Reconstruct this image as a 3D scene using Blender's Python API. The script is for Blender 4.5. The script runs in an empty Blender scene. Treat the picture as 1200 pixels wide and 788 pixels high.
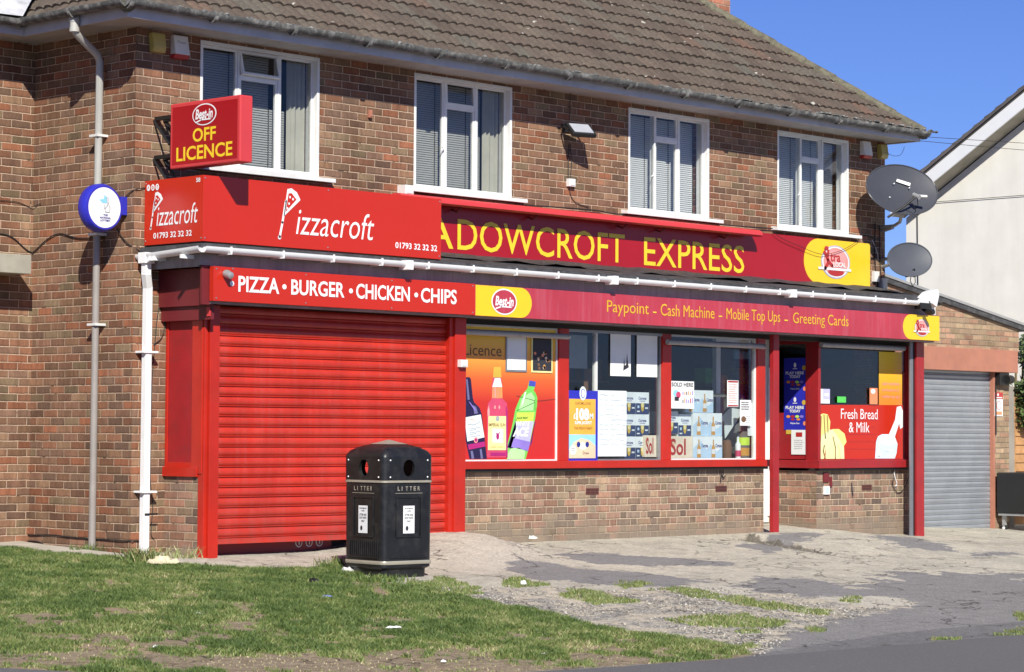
import bpy, bmesh, math, random
import numpy as np
from mathutils import Vector, Matrix
random.seed(7); RNG = np.random.default_rng(7)
SC = bpy.context.scene; COL = SC.collection

# ------------------------------------------------------------------ camera
CAM = np.array([-17.965, -17.267, 1.185]); FPX, YAW, PIT, ROL = 2845.0, .805, .040, .0055
fw = np.array([math.sin(YAW)*math.cos(PIT), math.cos(YAW)*math.cos(PIT), math.sin(PIT)])
r0 = np.array([math.cos(YAW), -math.sin(YAW), 0.]); u0 = np.cross(r0, fw)
rt = r0*math.cos(ROL)+u0*math.sin(ROL); up = -r0*math.sin(ROL)+u0*math.cos(ROL)
cd = bpy.data.cameras.new('camera'); co = bpy.data.objects.new('camera', cd); COL.objects.link(co)
co.matrix_world = Matrix(((rt[0], up[0], -fw[0], CAM[0]), (rt[1], up[1], -fw[1], CAM[1]), (rt[2], up[2], -fw[2], CAM[2]), (0, 0, 0, 1)))
cd.sensor_width = 36; cd.lens = FPX/1200*36; cd.clip_start = .1; cd.clip_end = 2000
SC.camera = co; SC.render.resolution_x = 1024; SC.render.resolution_y = 672
# ------------------------------------------------------------------ light: clear day, sun low-ish behind the viewer's left shoulder
LD = Vector((.745, 1, -.87)).normalized()                 # direction the sunlight travels
EL = math.asin(-LD.z); AZ = math.atan2(-LD.x, -LD.y)
W = bpy.data.worlds.new('World'); SC.world = W; W.use_nodes = True
nt = W.node_tree; nt.nodes.clear()
sky = nt.nodes.new('ShaderNodeTexSky'); sky.sky_type = 'NISHITA'; sky.sun_disc = False
sky.sun_elevation = EL; sky.sun_rotation = AZ
sky.air_density = 1.0; sky.dust_density = .0; sky.ozone_density = 6.0; sky.altitude = 1200
bg = nt.nodes.new('ShaderNodeBackground'); bg.inputs[1].default_value = .06
tn = nt.nodes.new('ShaderNodeMix'); tn.data_type = 'RGBA'; tn.blend_type = 'MULTIPLY'; tn.inputs[0].default_value = 1; tn.inputs[7].default_value = (.88, .95, 1.45, 1)
wo = nt.nodes.new('ShaderNodeOutputWorld'); nt.links.new(sky.outputs[0], tn.inputs[6]); nt.links.new(tn.outputs[2], bg.inputs[0]); nt.links.new(bg.outputs[0], wo.inputs[0])
sl = bpy.data.lights.new('sun', 'SUN'); sl.energy = 5.0; sl.angle = math.radians(.5); sl.color = (1, .965, .86)
so = bpy.data.objects.new('sun', sl); COL.objects.link(so); so.rotation_euler = LD.to_track_quat('-Z', 'Y').to_euler()
vs = SC.view_settings; vs.view_transform = 'Standard'; vs.look = 'None'; vs.gamma = 1; vs.exposure = .3
SC.render.engine = 'CYCLES'

# ------------------------------------------------------------------ ray helpers (a picture point on a known wall gives its real place)
def ray(x, y): return fw + rt*((x-600)/FPX) - up*((y-394)/FPX)
def at(x, y, X=None, Y=None, Z=None):
    d = ray(x, y)
    t = (X-CAM[0])/d[0] if X is not None else (Y-CAM[1])/d[1] if Y is not None else (Z-CAM[2])/d[2]
    return Vector(CAM + t*d)
def sm(a, b, x):
    t = np.clip((x-a)/(b-a), 0, 1); return t*t*(3-2*t)
SA = at(874, 618, Z=.15); SB = at(1004, 646, Z=-.02); SLn = math.hypot(SB.x-SA.x, SB.y-SA.y); SU = ((SB.x-SA.x)/SLn, (SB.y-SA.y)/SLn); SA = (SA.x, SA.y); SH = .085
def gz(X, Y):
    X = np.asarray(X, float); Y = np.asarray(Y, float)
    b = .03 + .06*np.clip(Y, -6.6, 1.5) + .01*np.clip(Y+6.6, -60, 0)
    b = b - .034*np.clip(X-4.5, 0, 8)*sm(-6.6, -1, Y)
    b = b - .02*sm(-3.9, -4.6, X)*sm(.3, 1.2, Y)*1.6
    # raised concrete apron before the shutter
    a = .16*sm(-2.7, -.85, X)*sm(-1.9, -.1, Y)*(1-sm(-.62, -.55, X+.04*np.sin(Y*9)))
    # raised slab of the entrance
    tx, ty = (X-SA[0])*SU[0]+(Y-SA[1])*SU[1], -(X-SA[0])*SU[1]+(Y-SA[1])*SU[0]        # along and behind the broken slab edge
    c = SH*(1-.92*sm(0, SLn, tx))*sm(-.12, .0, tx)*sm(-.01, .05, ty+.02*np.sin(tx*13)+.012*np.sin(tx*31))*(1-sm(5.9, 7.2, X+.3*np.clip(-Y, 0, 9)))
    c = c + .05*sm(4.4, 5.4, X)*(1-sm(5.7, 6.8, X))*sm(-.3, .3, Y)
    return b + a + c
def atg(x, y):
    z = 0
    for _ in range(12):
        p = at(x, y, Z=z); z = float(gz(p.x, p.y))
    return p

# ------------------------------------------------------------------ materials
MATS = {}
def newmat(name):
    m = bpy.data.materials.new(name); m.use_nodes = True; MATS[name] = m
    n = m.node_tree; return m, n, n.nodes['Principled BSDF']
def N(n, t, **k):
    o = n.nodes.new(t)
    for a, b in k.items(): setattr(o, a, b)
    return o
def math_(n, op, a, b=None, c=None):
    o = n.nodes.new('ShaderNodeMath'); o.operation = op
    for i, v in enumerate((a, b, c)):
        if v is None: continue
        if isinstance(v, (int, float)): o.inputs[i].default_value = v
        else: n.links.new(v, o.inputs[i])
    return o.outputs[0]
def mixc(n, f, a, b, bt='MIX'):
    o = n.nodes.new('ShaderNodeMix'); o.data_type = 'RGBA'; o.blend_type = bt
    for i, v in ((0, f), (6, a), (7, b)):
        if isinstance(v, (int, float)): o.inputs[i].default_value = v
        elif isinstance(v, tuple): o.inputs[i].default_value = (*v[:3], 1)
        else: n.links.new(v, o.inputs[i])
    return o.outputs[2]
def noise(n, scale, detail=4, rough=.55, vec=None, dim=None):
    o = n.nodes.new('ShaderNodeTexNoise'); o.inputs['Scale'].default_value = scale
    o.inputs['Detail'].default_value = detail; o.inputs['Roughness'].default_value = rough
    if vec is None:
        g = n.nodes.new('ShaderNodeNewGeometry'); vec = g.outputs['Position']
    n.links.new(vec, o.inputs['Vector']); return o.outputs['Fac']
def ramp(n, f, stops, interp='LINEAR'):
    o = n.nodes.new('ShaderNodeValToRGB'); o.color_ramp.interpolation = interp
    e = o.color_ramp.elements
    while len(e) < len(stops): e.new(.5)
    for i, (p, c) in enumerate(stops):
        e[i].position = p; e[i].color = (*c, 1) if len(c) == 3 else c
    n.links.new(f, o.inputs[0]); return o.outputs[0]
def bump(n, h, bs, dist=.005, strength=1):
    b = n.nodes.new('ShaderNodeBump'); b.inputs['Distance'].default_value = dist; b.inputs['Strength'].default_value = strength
    n.links.new(h, b.inputs['Height']); n.links.new(b.outputs[0], bs.inputs['Normal'])
def mapr(n, v, a, b, c=0, d=1):
    o = n.nodes.new('ShaderNodeMapRange'); n.links.new(v, o.inputs[0])
    for i, x in enumerate((a, b, c, d)): o.inputs[i+1].default_value = x
    return o.outputs[0]
FLAT = {'red_board', 'maroon_sign', 'yellow_sign', 'white_print', 'yellow_letter'}
def paint(name, c, rough=.45, metal=0, var=.12, scale=3, dirt=(.25, .2, .16), dirtamt=0., b=0., spec=.5, streak=False):
    m, n, bs = newmat(name)
    f = noise(n, scale, 6, .6); f2 = noise(n, scale*23, 3)
    col = mixc(n, mapr(n, f, .3, .7, 0, 1), tuple(x*(1-var) for x in c), tuple(min(1, x*(1+var)) for x in c))
    if dirtamt:
        g = n.nodes.new('ShaderNodeNewGeometry')
        if streak:
            mp = n.nodes.new('ShaderNodeMapping'); mp.inputs['Scale'].default_value = (14, 14, .9); n.links.new(g.outputs['Position'], mp.inputs[0]); v = mp.outputs[0]; s = 1
        else: v = g.outputs['Position']; s = scale*2.2
        dn = noise(n, s, 7, .65, v)
        col = mixc(n, math_(n, 'MULTIPLY', mapr(n, dn, .48, .75), dirtamt), col, dirt)
    n.links.new(col, bs.inputs['Base Color']); bs.inputs['Metallic'].default_value = metal
    if name in FLAT: bs.inputs['Roughness'].default_value = rough
    else: n.links.new(mapr(n, f2, .2, .8, max(0, rough-.07), min(1, rough+.1)), bs.inputs['Roughness'])
    bs.inputs['Specular IOR Level'].default_value = spec
    if b: bump(n, f2, bs, b)
    return m
def brickmat(name, axis, bond='stretcher', pal=None, mortar=(.52, .37, .265), dirtbase=0, off=0.):
    m, n, bs = newmat(name)
    g = n.nodes.new('ShaderNodeNewGeometry'); s = n.nodes.new('ShaderNodeSeparateXYZ'); n.links.new(g.outputs['Position'], s.inputs[0])
    j1 = noise(n, 9, 2); j2 = noise(n, 60, 2)
    wob = math_(n, 'ADD', math_(n, 'MULTIPLY', math_(n, 'SUBTRACT', j1, .5), .011), math_(n, 'MULTIPLY', math_(n, 'SUBTRACT', j2, .5), .007))
    u = math_(n, 'ADD', math_(n, 'ADD', s.outputs[0 if axis == 'X' else 1], wob), 100.+off)
    v = math_(n, 'ADD', math_(n, 'ADD', s.outputs[2], wob), 10.015)
    rv = math_(n, 'DIVIDE', v, .075); row = math_(n, 'FLOOR', rv); fv = math_(n, 'MULTIPLY', math_(n, 'FRACT', rv), .075)
    dv = math_(n, 'MINIMUM', fv, math_(n, 'SUBTRACT', .075, fv))
    par = math_(n, 'MODULO', row, 2)
    rw = n.nodes.new('ShaderNodeTexWhiteNoise'); rw.noise_dimensions = '1D'; n.links.new(row, rw.inputs['W'])
    jit = math_(n, 'MULTIPLY', math_(n, 'SUBTRACT', rw.outputs[0], .5), .02)
    if bond == 'stretcher':
        uu = math_(n, 'DIVIDE', math_(n, 'ADD', math_(n, 'ADD', u, jit), math_(n, 'MULTIPLY', par, .1125)), .225)
        colid = math_(n, 'FLOOR', uu); fu = math_(n, 'MULTIPLY', math_(n, 'FRACT', uu), .225)
        du = math_(n, 'MINIMUM', fu, math_(n, 'SUBTRACT', .225, fu))
    else:
        uu = math_(n, 'DIVIDE', math_(n, 'ADD', math_(n, 'ADD', u, jit), math_(n, 'MULTIPLY', par, .16875)), .3375)
        fu = math_(n, 'MULTIPLY', math_(n, 'FRACT', uu), .3375)
        hd = math_(n, 'GREATER_THAN', fu, .225)
        colid = math_(n, 'ADD', math_(n, 'MULTIPLY', math_(n, 'FLOOR', uu), 2), hd)
        du = math_(n, 'MINIMUM', math_(n, 'MINIMUM', fu, math_(n, 'ABSOLUTE', math_(n, 'SUBTRACT', fu, .225))), math_(n, 'SUBTRACT', .3375, fu))
    d = math_(n, 'MINIMUM', du, dv)
    mask = mapr(n, d, .0032, .0058)
    cx = n.nodes.new('ShaderNodeCombineXYZ'); n.links.new(colid, cx.inputs[0]); n.links.new(row, cx.inputs[1])
    wn = n.nodes.new('ShaderNodeTexWhiteNoise'); wn.noise_dimensions = '3D'; n.links.new(cx.outputs[0], wn.inputs['Vector'])
    pal = pal or [(.185, .092, .058), (.165, .098, .066), (.205, .118, .076), (.145, .092, .066), (.21, .135, .088), (.18, .102, .07), (.235, .10, .058), (.175, .128, .082), (.155, .095, .068), (.215, .108, .068), (.19, .112, .07)]
    k = len(pal)
    base = ramp(n, wn.outputs['Value'], [(i/k, c) for i, c in enumerate(pal)], 'CONSTANT')
    sepc = n.nodes.new('ShaderNodeSeparateColor'); n.links.new(wn.outputs['Color'], sepc.inputs[0])
    big = noise(n, 1.1, 3)
    st = n.nodes.new('ShaderNodeMapping'); st.inputs['Scale'].default_value = (30, 30, 9); n.links.new(g.outputs['Position'], st.inputs[0])
    sn = noise(n, 1, 5, .65, st.outputs[0]); fine = noise(n, 190, 2)
    val = math_(n, 'MULTIPLY', mapr(n, sn, .25, .75, .84, 1.48), mapr(n, sepc.outputs[1], 0, 1, .74, 1.28))
    val = math_(n, 'MULTIPLY', val, mapr(n, big, .3, .7, .9, 1.12))
    val = math_(n, 'MULTIPLY', val, mapr(n, fine, .2, .8, .8, 1.2))
    sk = n.nodes.new('ShaderNodeMapping'); sk.inputs['Scale'].default_value = (5, 5, .55); n.links.new(g.outputs['Position'], sk.inputs[0]); val = math_(n, 'MULTIPLY', val, mapr(n, noise(n, 1, 5, .6, sk.outputs[0]), .35, .65, .82, 1.1))
    # small shadow of each rough brick, darkened into the colour along its lower edge
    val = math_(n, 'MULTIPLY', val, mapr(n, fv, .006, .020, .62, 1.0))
    vc = n.nodes.new('ShaderNodeCombineColor')
    for i in range(3): n.links.new(val, vc.inputs[i])
    bc = mixc(n, 1., mixc(n, 1., base, vc.outputs[0], 'MULTIPLY'), (1.0, .945, .885) if bond == 'stretcher' else (.98, 1.0, .96), 'MULTIPLY'); bc = mixc(n, 1., bc, (.13, .10, .08), 'SOFT_LIGHT') if False else bc
    mo = mixc(n, mapr(n, noise(n, 5, 5), .35, .65), tuple(x*.8 for x in mortar), tuple(x*1.12 for x in mortar))
    # some joints weathered back and dark
    mo = mixc(n, mapr(n, noise(n, 7.3, 5, .7), .6, .66), mo, (.12, .085, .06))
    col = mixc(n, mask, mo, bc)
    if dirtbase:   # cement splash and grime along the foot of the wall
        gn = noise(n, 2.2, 6, .65)
        hz = math_(n, 'ADD', mapr(n, s.outputs[2], .05, .05+dirtbase, 1, 0), math_(n, 'MULTIPLY', math_(n, 'SUBTRACT', gn, .5), 2.6))
        col = mixc(n, math_(n, 'MULTIPLY', mapr(n, hz, .45, .8), .7), col, (.25, .20, .15))
    n.links.new(col, bs.inputs['Base Color']); bs.inputs['Roughness'].default_value = .9; bs.inputs['Specular IOR Level'].default_value = .25
    h = math_(n, 'ADD', math_(n, 'MULTIPLY', mask, .8), math_(n, 'MULTIPLY', sn, .35))
    bump(n, h, bs, .008)
    return m
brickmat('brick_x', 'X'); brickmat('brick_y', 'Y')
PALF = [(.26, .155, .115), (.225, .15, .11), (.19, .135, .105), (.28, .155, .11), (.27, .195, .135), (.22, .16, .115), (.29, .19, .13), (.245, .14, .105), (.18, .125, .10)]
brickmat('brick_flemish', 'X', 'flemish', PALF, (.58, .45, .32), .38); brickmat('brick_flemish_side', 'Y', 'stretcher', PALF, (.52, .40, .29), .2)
brickmat('brick_garage', 'X', 'stretcher', [(.30, .23, .15), (.34, .25, .17), (.27, .20, .14), (.32, .20, .14)], (.36, .28, .2))
brickmat('brick_chimney', 'X', 'stretcher', [(.40, .17, .11), (.34, .15, .10), (.44, .22, .15)], (.45, .36, .28)); brickmat('brick_chimney_side', 'Y', 'stretcher', [(.40, .17, .11), (.34, .15, .10), (.44, .22, .15)], (.45, .36, .28))
paint('red_gloss', (.47, .021, .010), .32, dirt=(.2, .06, .04), dirtamt=.12)
m = paint('red_shutter', (.53, .034, .018), .36, dirt=(.52, .10, .085), dirtamt=.4, streak=True, var=.14)
n = m.node_tree; bs = n.nodes['Principled BSDF']; src = bs.inputs['Base Color'].links[0].from_socket
gp = n.nodes.new('ShaderNodeNewGeometry'); sp = n.nodes.new('ShaderNodeSeparateXYZ'); n.links.new(gp.outputs['Position'], sp.inputs[0])
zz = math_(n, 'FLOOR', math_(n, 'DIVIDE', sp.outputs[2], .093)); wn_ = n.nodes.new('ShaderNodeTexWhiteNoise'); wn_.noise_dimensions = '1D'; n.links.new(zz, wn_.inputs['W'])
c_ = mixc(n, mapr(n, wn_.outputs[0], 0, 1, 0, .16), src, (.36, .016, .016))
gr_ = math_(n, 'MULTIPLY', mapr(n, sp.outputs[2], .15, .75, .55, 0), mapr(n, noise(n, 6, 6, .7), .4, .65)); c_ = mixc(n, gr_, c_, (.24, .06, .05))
n.links.new(c_, bs.inputs['Base Color']); bump(n, noise(n, 2.2, 3), bs, .02)
paint('red_old', (.34, .016, .02), .42, dirt=(.12, .03, .03), dirtamt=.35)
paint('red_board', (.53, .024, .009), .25, var=.02)
paint('red_faded', (.60, .05, .055), .4, var=.05)
paint('maroon_sign', (.37, .008, .014), .28, var=.06, scale=1.3)
paint('maroon_faded', (.45, .04, .065), .5, var=.12, scale=1.6, dirt=(.50, .14, .18), dirtamt=.5, streak=True)
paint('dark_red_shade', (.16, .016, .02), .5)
paint('yellow_sign', (.87, .56, .02), .3, var=.04); paint('yellow_letter', (.87, .60, .03), .35, var=.04); paint('yellow_dull', (.72, .42, .03), .45)
paint('white_print', (.82, .82, .82), .4, var=.03); paint('white_paint', (.74, .74, .72), .4, var=.05, dirt=(.4, .38, .34), dirtamt=.25)
paint('white_gutter', (.86, .86, .86), .3, var=.03, dirt=(.5, .49, .46), dirtamt=.2)
paint('soffit_paint', (.42, .41, .40), .6, var=.12, dirt=(.2, .19, .18), dirtamt=.4)
paint('fascia_paint', (.48, .47, .50), .5, var=.1, dirt=(.2, .2, .2), dirtamt=.3)
paint('fascia_grey', (.30, .27, .27), .6, var=.25, dirt=(.14, .12, .12), dirtamt=.6, streak=True)
paint('old_gutter', (.10, .10, .095), .8, var=.4, dirt=(.42, .41, .38), dirtamt=.85, b=.004, scale=6)
paint('lead', (.055, .055, .06), .6, var=.4, dirt=(.2, .2, .2), dirtamt=.5, b=.01, scale=7)
paint('lead_pale', (.58, .58, .60), .5, var=.2, dirt=(.2, .2, .2), dirtamt=.5)
paint('pipe_grey', (.30, .27, .25), .5, var=.1, dirt=(.2, .15, .12), dirtamt=.3); paint('pipe_pale', (.42, .41, .38), .5, var=.1)
paint('black', (.012, .012, .012), .5); paint('black_rubber', (.02, .02, .02), .6)
paint('bin_black', (.012, .012, .013), .34, var=.3, dirt=(.08, .075, .07), dirtamt=.3, b=.0008, scale=4)
paint('gold_band', (.42, .38, .30), .4, metal=.3); paint('bin_dull', (.014, .014, .014), .5)
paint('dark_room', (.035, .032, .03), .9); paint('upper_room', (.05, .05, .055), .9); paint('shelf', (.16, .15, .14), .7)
paint('brown_card', (.17, .085, .045), .8)
paint('alu', (.36, .37, .38), .4, metal=.6); paint('tube_grey', (.36, .35, .34), .5, dirt=(.15, .14, .13), dirtamt=.4, streak=True); paint('grey_guide', (.24, .25, .27), .45, metal=.4)
paint('blind_dark', (.50, .50, .48), .6, var=.05); paint('blind_light', (.86, .87, .87), .55, var=.05); paint('curtain', (.52, .5, .42), .8)
paint('dish_grey', (.055, .057, .068), .42, var=.08); paint('dish_mesh', (.075, .08, .095), .5, var=.1); paint('galv', (.42, .42, .42), .45, metal=.5)
paint('lamp_yellow', (.45, .36, .10), .35); paint('alarm_white', (.72, .70, .66), .5); paint('alarm_red', (.45, .03, .03), .4)
paint('lottery_blue', (.028, .03, .42), .35); paint('lottery_light', (.25, .60, .85), .4); paint('navy', (.02, .03, .22), .4)
paint('ink', (.03, .03, .04), .6); paint('ink_grey', (.35, .38, .40), .6); paint('paper', (.80, .81, .80), .7, var=.04); paint('paper_blue', (.72, .78, .80), .7, var=.03)
paint('orange', (.85, .30, .04), .5); paint('euro_orange', (.86, .42, .06), .5); paint('sky_print', (.30, .62, .85), .5); paint('sand_print', (.75, .56, .38), .6)
paint('wine', (.022, .015, .06), .25); paint('wine_hi', (.16, .16, .32), .3); paint('magenta', (.42, .02, .18), .4)
paint('pink', (.62, .07, .15), .35); paint('pink_light', (.85, .35, .33), .35); paint('gold', (.62, .42, .06), .35); paint('cream', (.82, .76, .34), .5)
paint('coral', (.86, .27, .12), .4); paint('green_bottle', (.18, .62, .10), .35); paint('green_light', (.45, .85, .35), .35); paint('lime', (.60, .85, .10), .4)
paint('violet', (.28, .20, .62), .4); paint('violet_light', (.52, .50, .82), .4); paint('cap_blue', (.06, .08, .45), .4)
paint('banana', (.74, .68, .22), .5); paint('banana_pale', (.78, .78, .40), .5); paint('banana_dark', (.30, .18, .05), .5); paint('milk', (.62, .78, .86), .5); paint('milk_white', (.78, .85, .88), .5)
paint('sand_pale', (.85, .74, .58), .5); paint('kerb_stone', (.26, .25, .23), .9); paint('rubble_dark', (.22, .20, .165), .9, b=.004); paint('green_tag', (.10, .60, .10), .5); paint('corona_blue', (.03, .05, .14), .5); paint('ice_blue', (.52, .70, .86), .5); paint('ice_pale', (.84, .90, .92), .5); paint('amber', (.62, .33, .08), .4)
paint('terracotta', (.42, .17, .11), .6, var=.08, dirt=(.2, .1, .08), dirtamt=.3); paint('render_cream', (.82, .79, .72), .9, var=.04, b=.001)
paint('galv_shutter', (.29, .31, .335), .42, metal=.25, var=.1, dirt=(.25, .26, .28), dirtamt=.4)
paint('wood_fence', (.46, .24, .10), .8, var=.25, scale=6, dirt=(.25, .13, .06), dirtamt=.4); paint('concrete_post', (.30, .27, .23), .9, var=.15)
paint('concrete_pale', (.47, .43, .36), .9, var=.15, b=.004, scale=5); paint('concrete_lintel', (.36, .33, .27), .9, var=.15, dirt=(.2, .2, .1), dirtamt=.5)
paint('house_tile', (.12, .105, .10), .9, var=.3); paint('blue_litter', (.2, .25, .5), .5); paint('beige_litter', (.62, .55, .38), .9)
paint('air_brick', (.14, .045, .035), .8); paint('stem', (.22, .17, .09), .9); paint('glass_lamp', (.40, .41, .46), .15)
paint('purple_shade', (.2, .02, .06), .4); paint('xtra_pink', (.80, .30, .26), .4); paint('xtra_ring', (.45, .42, .55), .4)
def glassmat(name, tint, refl, rough=.02):
    m, n, bs = newmat(name); n.nodes.remove(bs)
    t = N(n, 'ShaderNodeBsdfTransparent'); t.inputs[0].default_value = (*tint, 1)
    g = N(n, 'ShaderNodeBsdfGlossy'); g.inputs[0].default_value = (1, 1, 1, 1); g.inputs['Roughness'].default_value = rough
    fr = N(n, 'ShaderNodeLayerWeight'); fr.inputs[0].default_value = .5
    f = math_(n, 'ADD', math_(n, 'MULTIPLY', math_(n, 'POWER', fr.outputs['Facing'], 4), .8), refl); mx = N(n, 'ShaderNodeMixShader')
    nn = noise(n, 1.7, 2); b = N(n, 'ShaderNodeBump'); b.inputs['Distance'].default_value = .002; n.links.new(nn, b.inputs['Height']); n.links.new(b.outputs[0], g.inputs['Normal'])
    n.links.new(f, mx.inputs[0]); n.links.new(t.outputs[0], mx.inputs[1]); n.links.new(g.outputs[0], mx.inputs[2])
    n.links.new(mx.outputs[0], n.nodes['Material Output'].inputs['Surface']); return m
glassmat('glass', (.90, .92, .92), .04); glassmat('glass_upper', (.86, .87, .87), .03)
def gradmat(name, z0, z1, stops):
    m, n, bs = newmat(name)
    g = n.nodes.new('ShaderNodeNewGeometry'); s = n.nodes.new('ShaderNodeSeparateXYZ'); n.links.new(g.outputs['Position'], s.inputs[0])
    n.links.new(ramp(n, mapr(n, s.outputs[2], z0, z1), stops), bs.inputs['Base Color']); bs.inputs['Roughness'].default_value = .35
gradmat('offlicence_print', .85, 2.3, [(0, (.56, .022, .02)), (.45, (.56, .03, .02)), (.62, (.74, .13, .03)), (.75, (.85, .32, .05)), (1, (.86, .62, .05))])
gradmat('strip_print', 1.2, 2.25, [(0, (.80, .16, .03)), (.45, (.85, .26, .03)), (.6, (.86, .40, .03)), (1, (.86, .62, .03))])

m = MATS['render_cream']; n = m.node_tree; bs = n.nodes['Principled BSDF']; src = bs.inputs['Base Color'].links[0].from_socket
gp = n.nodes.new('ShaderNodeNewGeometry'); mp_ = n.nodes.new('ShaderNodeMapping'); mp_.inputs['Scale'].default_value = (3, 3, .35); n.links.new(gp.outputs['Position'], mp_.inputs[0])
c_ = mixc(n, mapr(n, noise(n, 1, 6, .65, mp_.outputs[0]), .45, .75, 0, .35), src, (.62, .58, .50)); n.links.new(c_, bs.inputs['Base Color'])
# roof tiles: lichened brown concrete, each tile its own shade
def tilemat(name, ax):
    m, n, bs = newmat(name)
    at_ = n.nodes.new('ShaderNodeAttribute'); at_.attribute_name = 'tile'
    base = ramp(n, at_.outputs['Fac'], [(0, (.095, .072, .058)), (.25, (.135, .10, .08)), (.5, (.11, .086, .07)), (.75, (.15, .115, .09)), (.9, (.125, .115, .095)), (1, (.175, .105, .078))])
    f = noise(n, 1.3, 5, .6); f2 = noise(n, 26, 6, .7); f3 = noise(n, 75, 3, .6)
    c = mixc(n, mapr(n, f, .45, .7, 0, .55), base, (.17, .14, .11))
    c = mixc(n, mapr(n, f2, .42, .72, 0, .75), c, (.06, .048, .04))
    c = mixc(n, mapr(n, f3, .62, .74, 0, .6), c, (.28, .26, .21))
    c = mixc(n, mapr(n, noise(n, 9, 3, .5), .70, .735, 0, .9), c, (.5, .48, .42))
    n.links.new(c, bs.inputs['Base Color']); bs.inputs['Roughness'].default_value = .95; bs.inputs['Specular IOR Level'].default_value = .15
    bump(n, math_(n, 'ADD', f2, f3), bs, .006)
tilemat('roof_tile', 0)
m, n, bs = newmat('ridge_mortar')
c = mixc(n, mapr(n, noise(n, 14, 6, .7), .4, .65), (.17, .155, .105), (.085, .075, .055)); n.links.new(c, bs.inputs['Base Color']); bs.inputs['Roughness'].default_value = .95; bump(n, noise(n, 40, 4), bs, .01)

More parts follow.
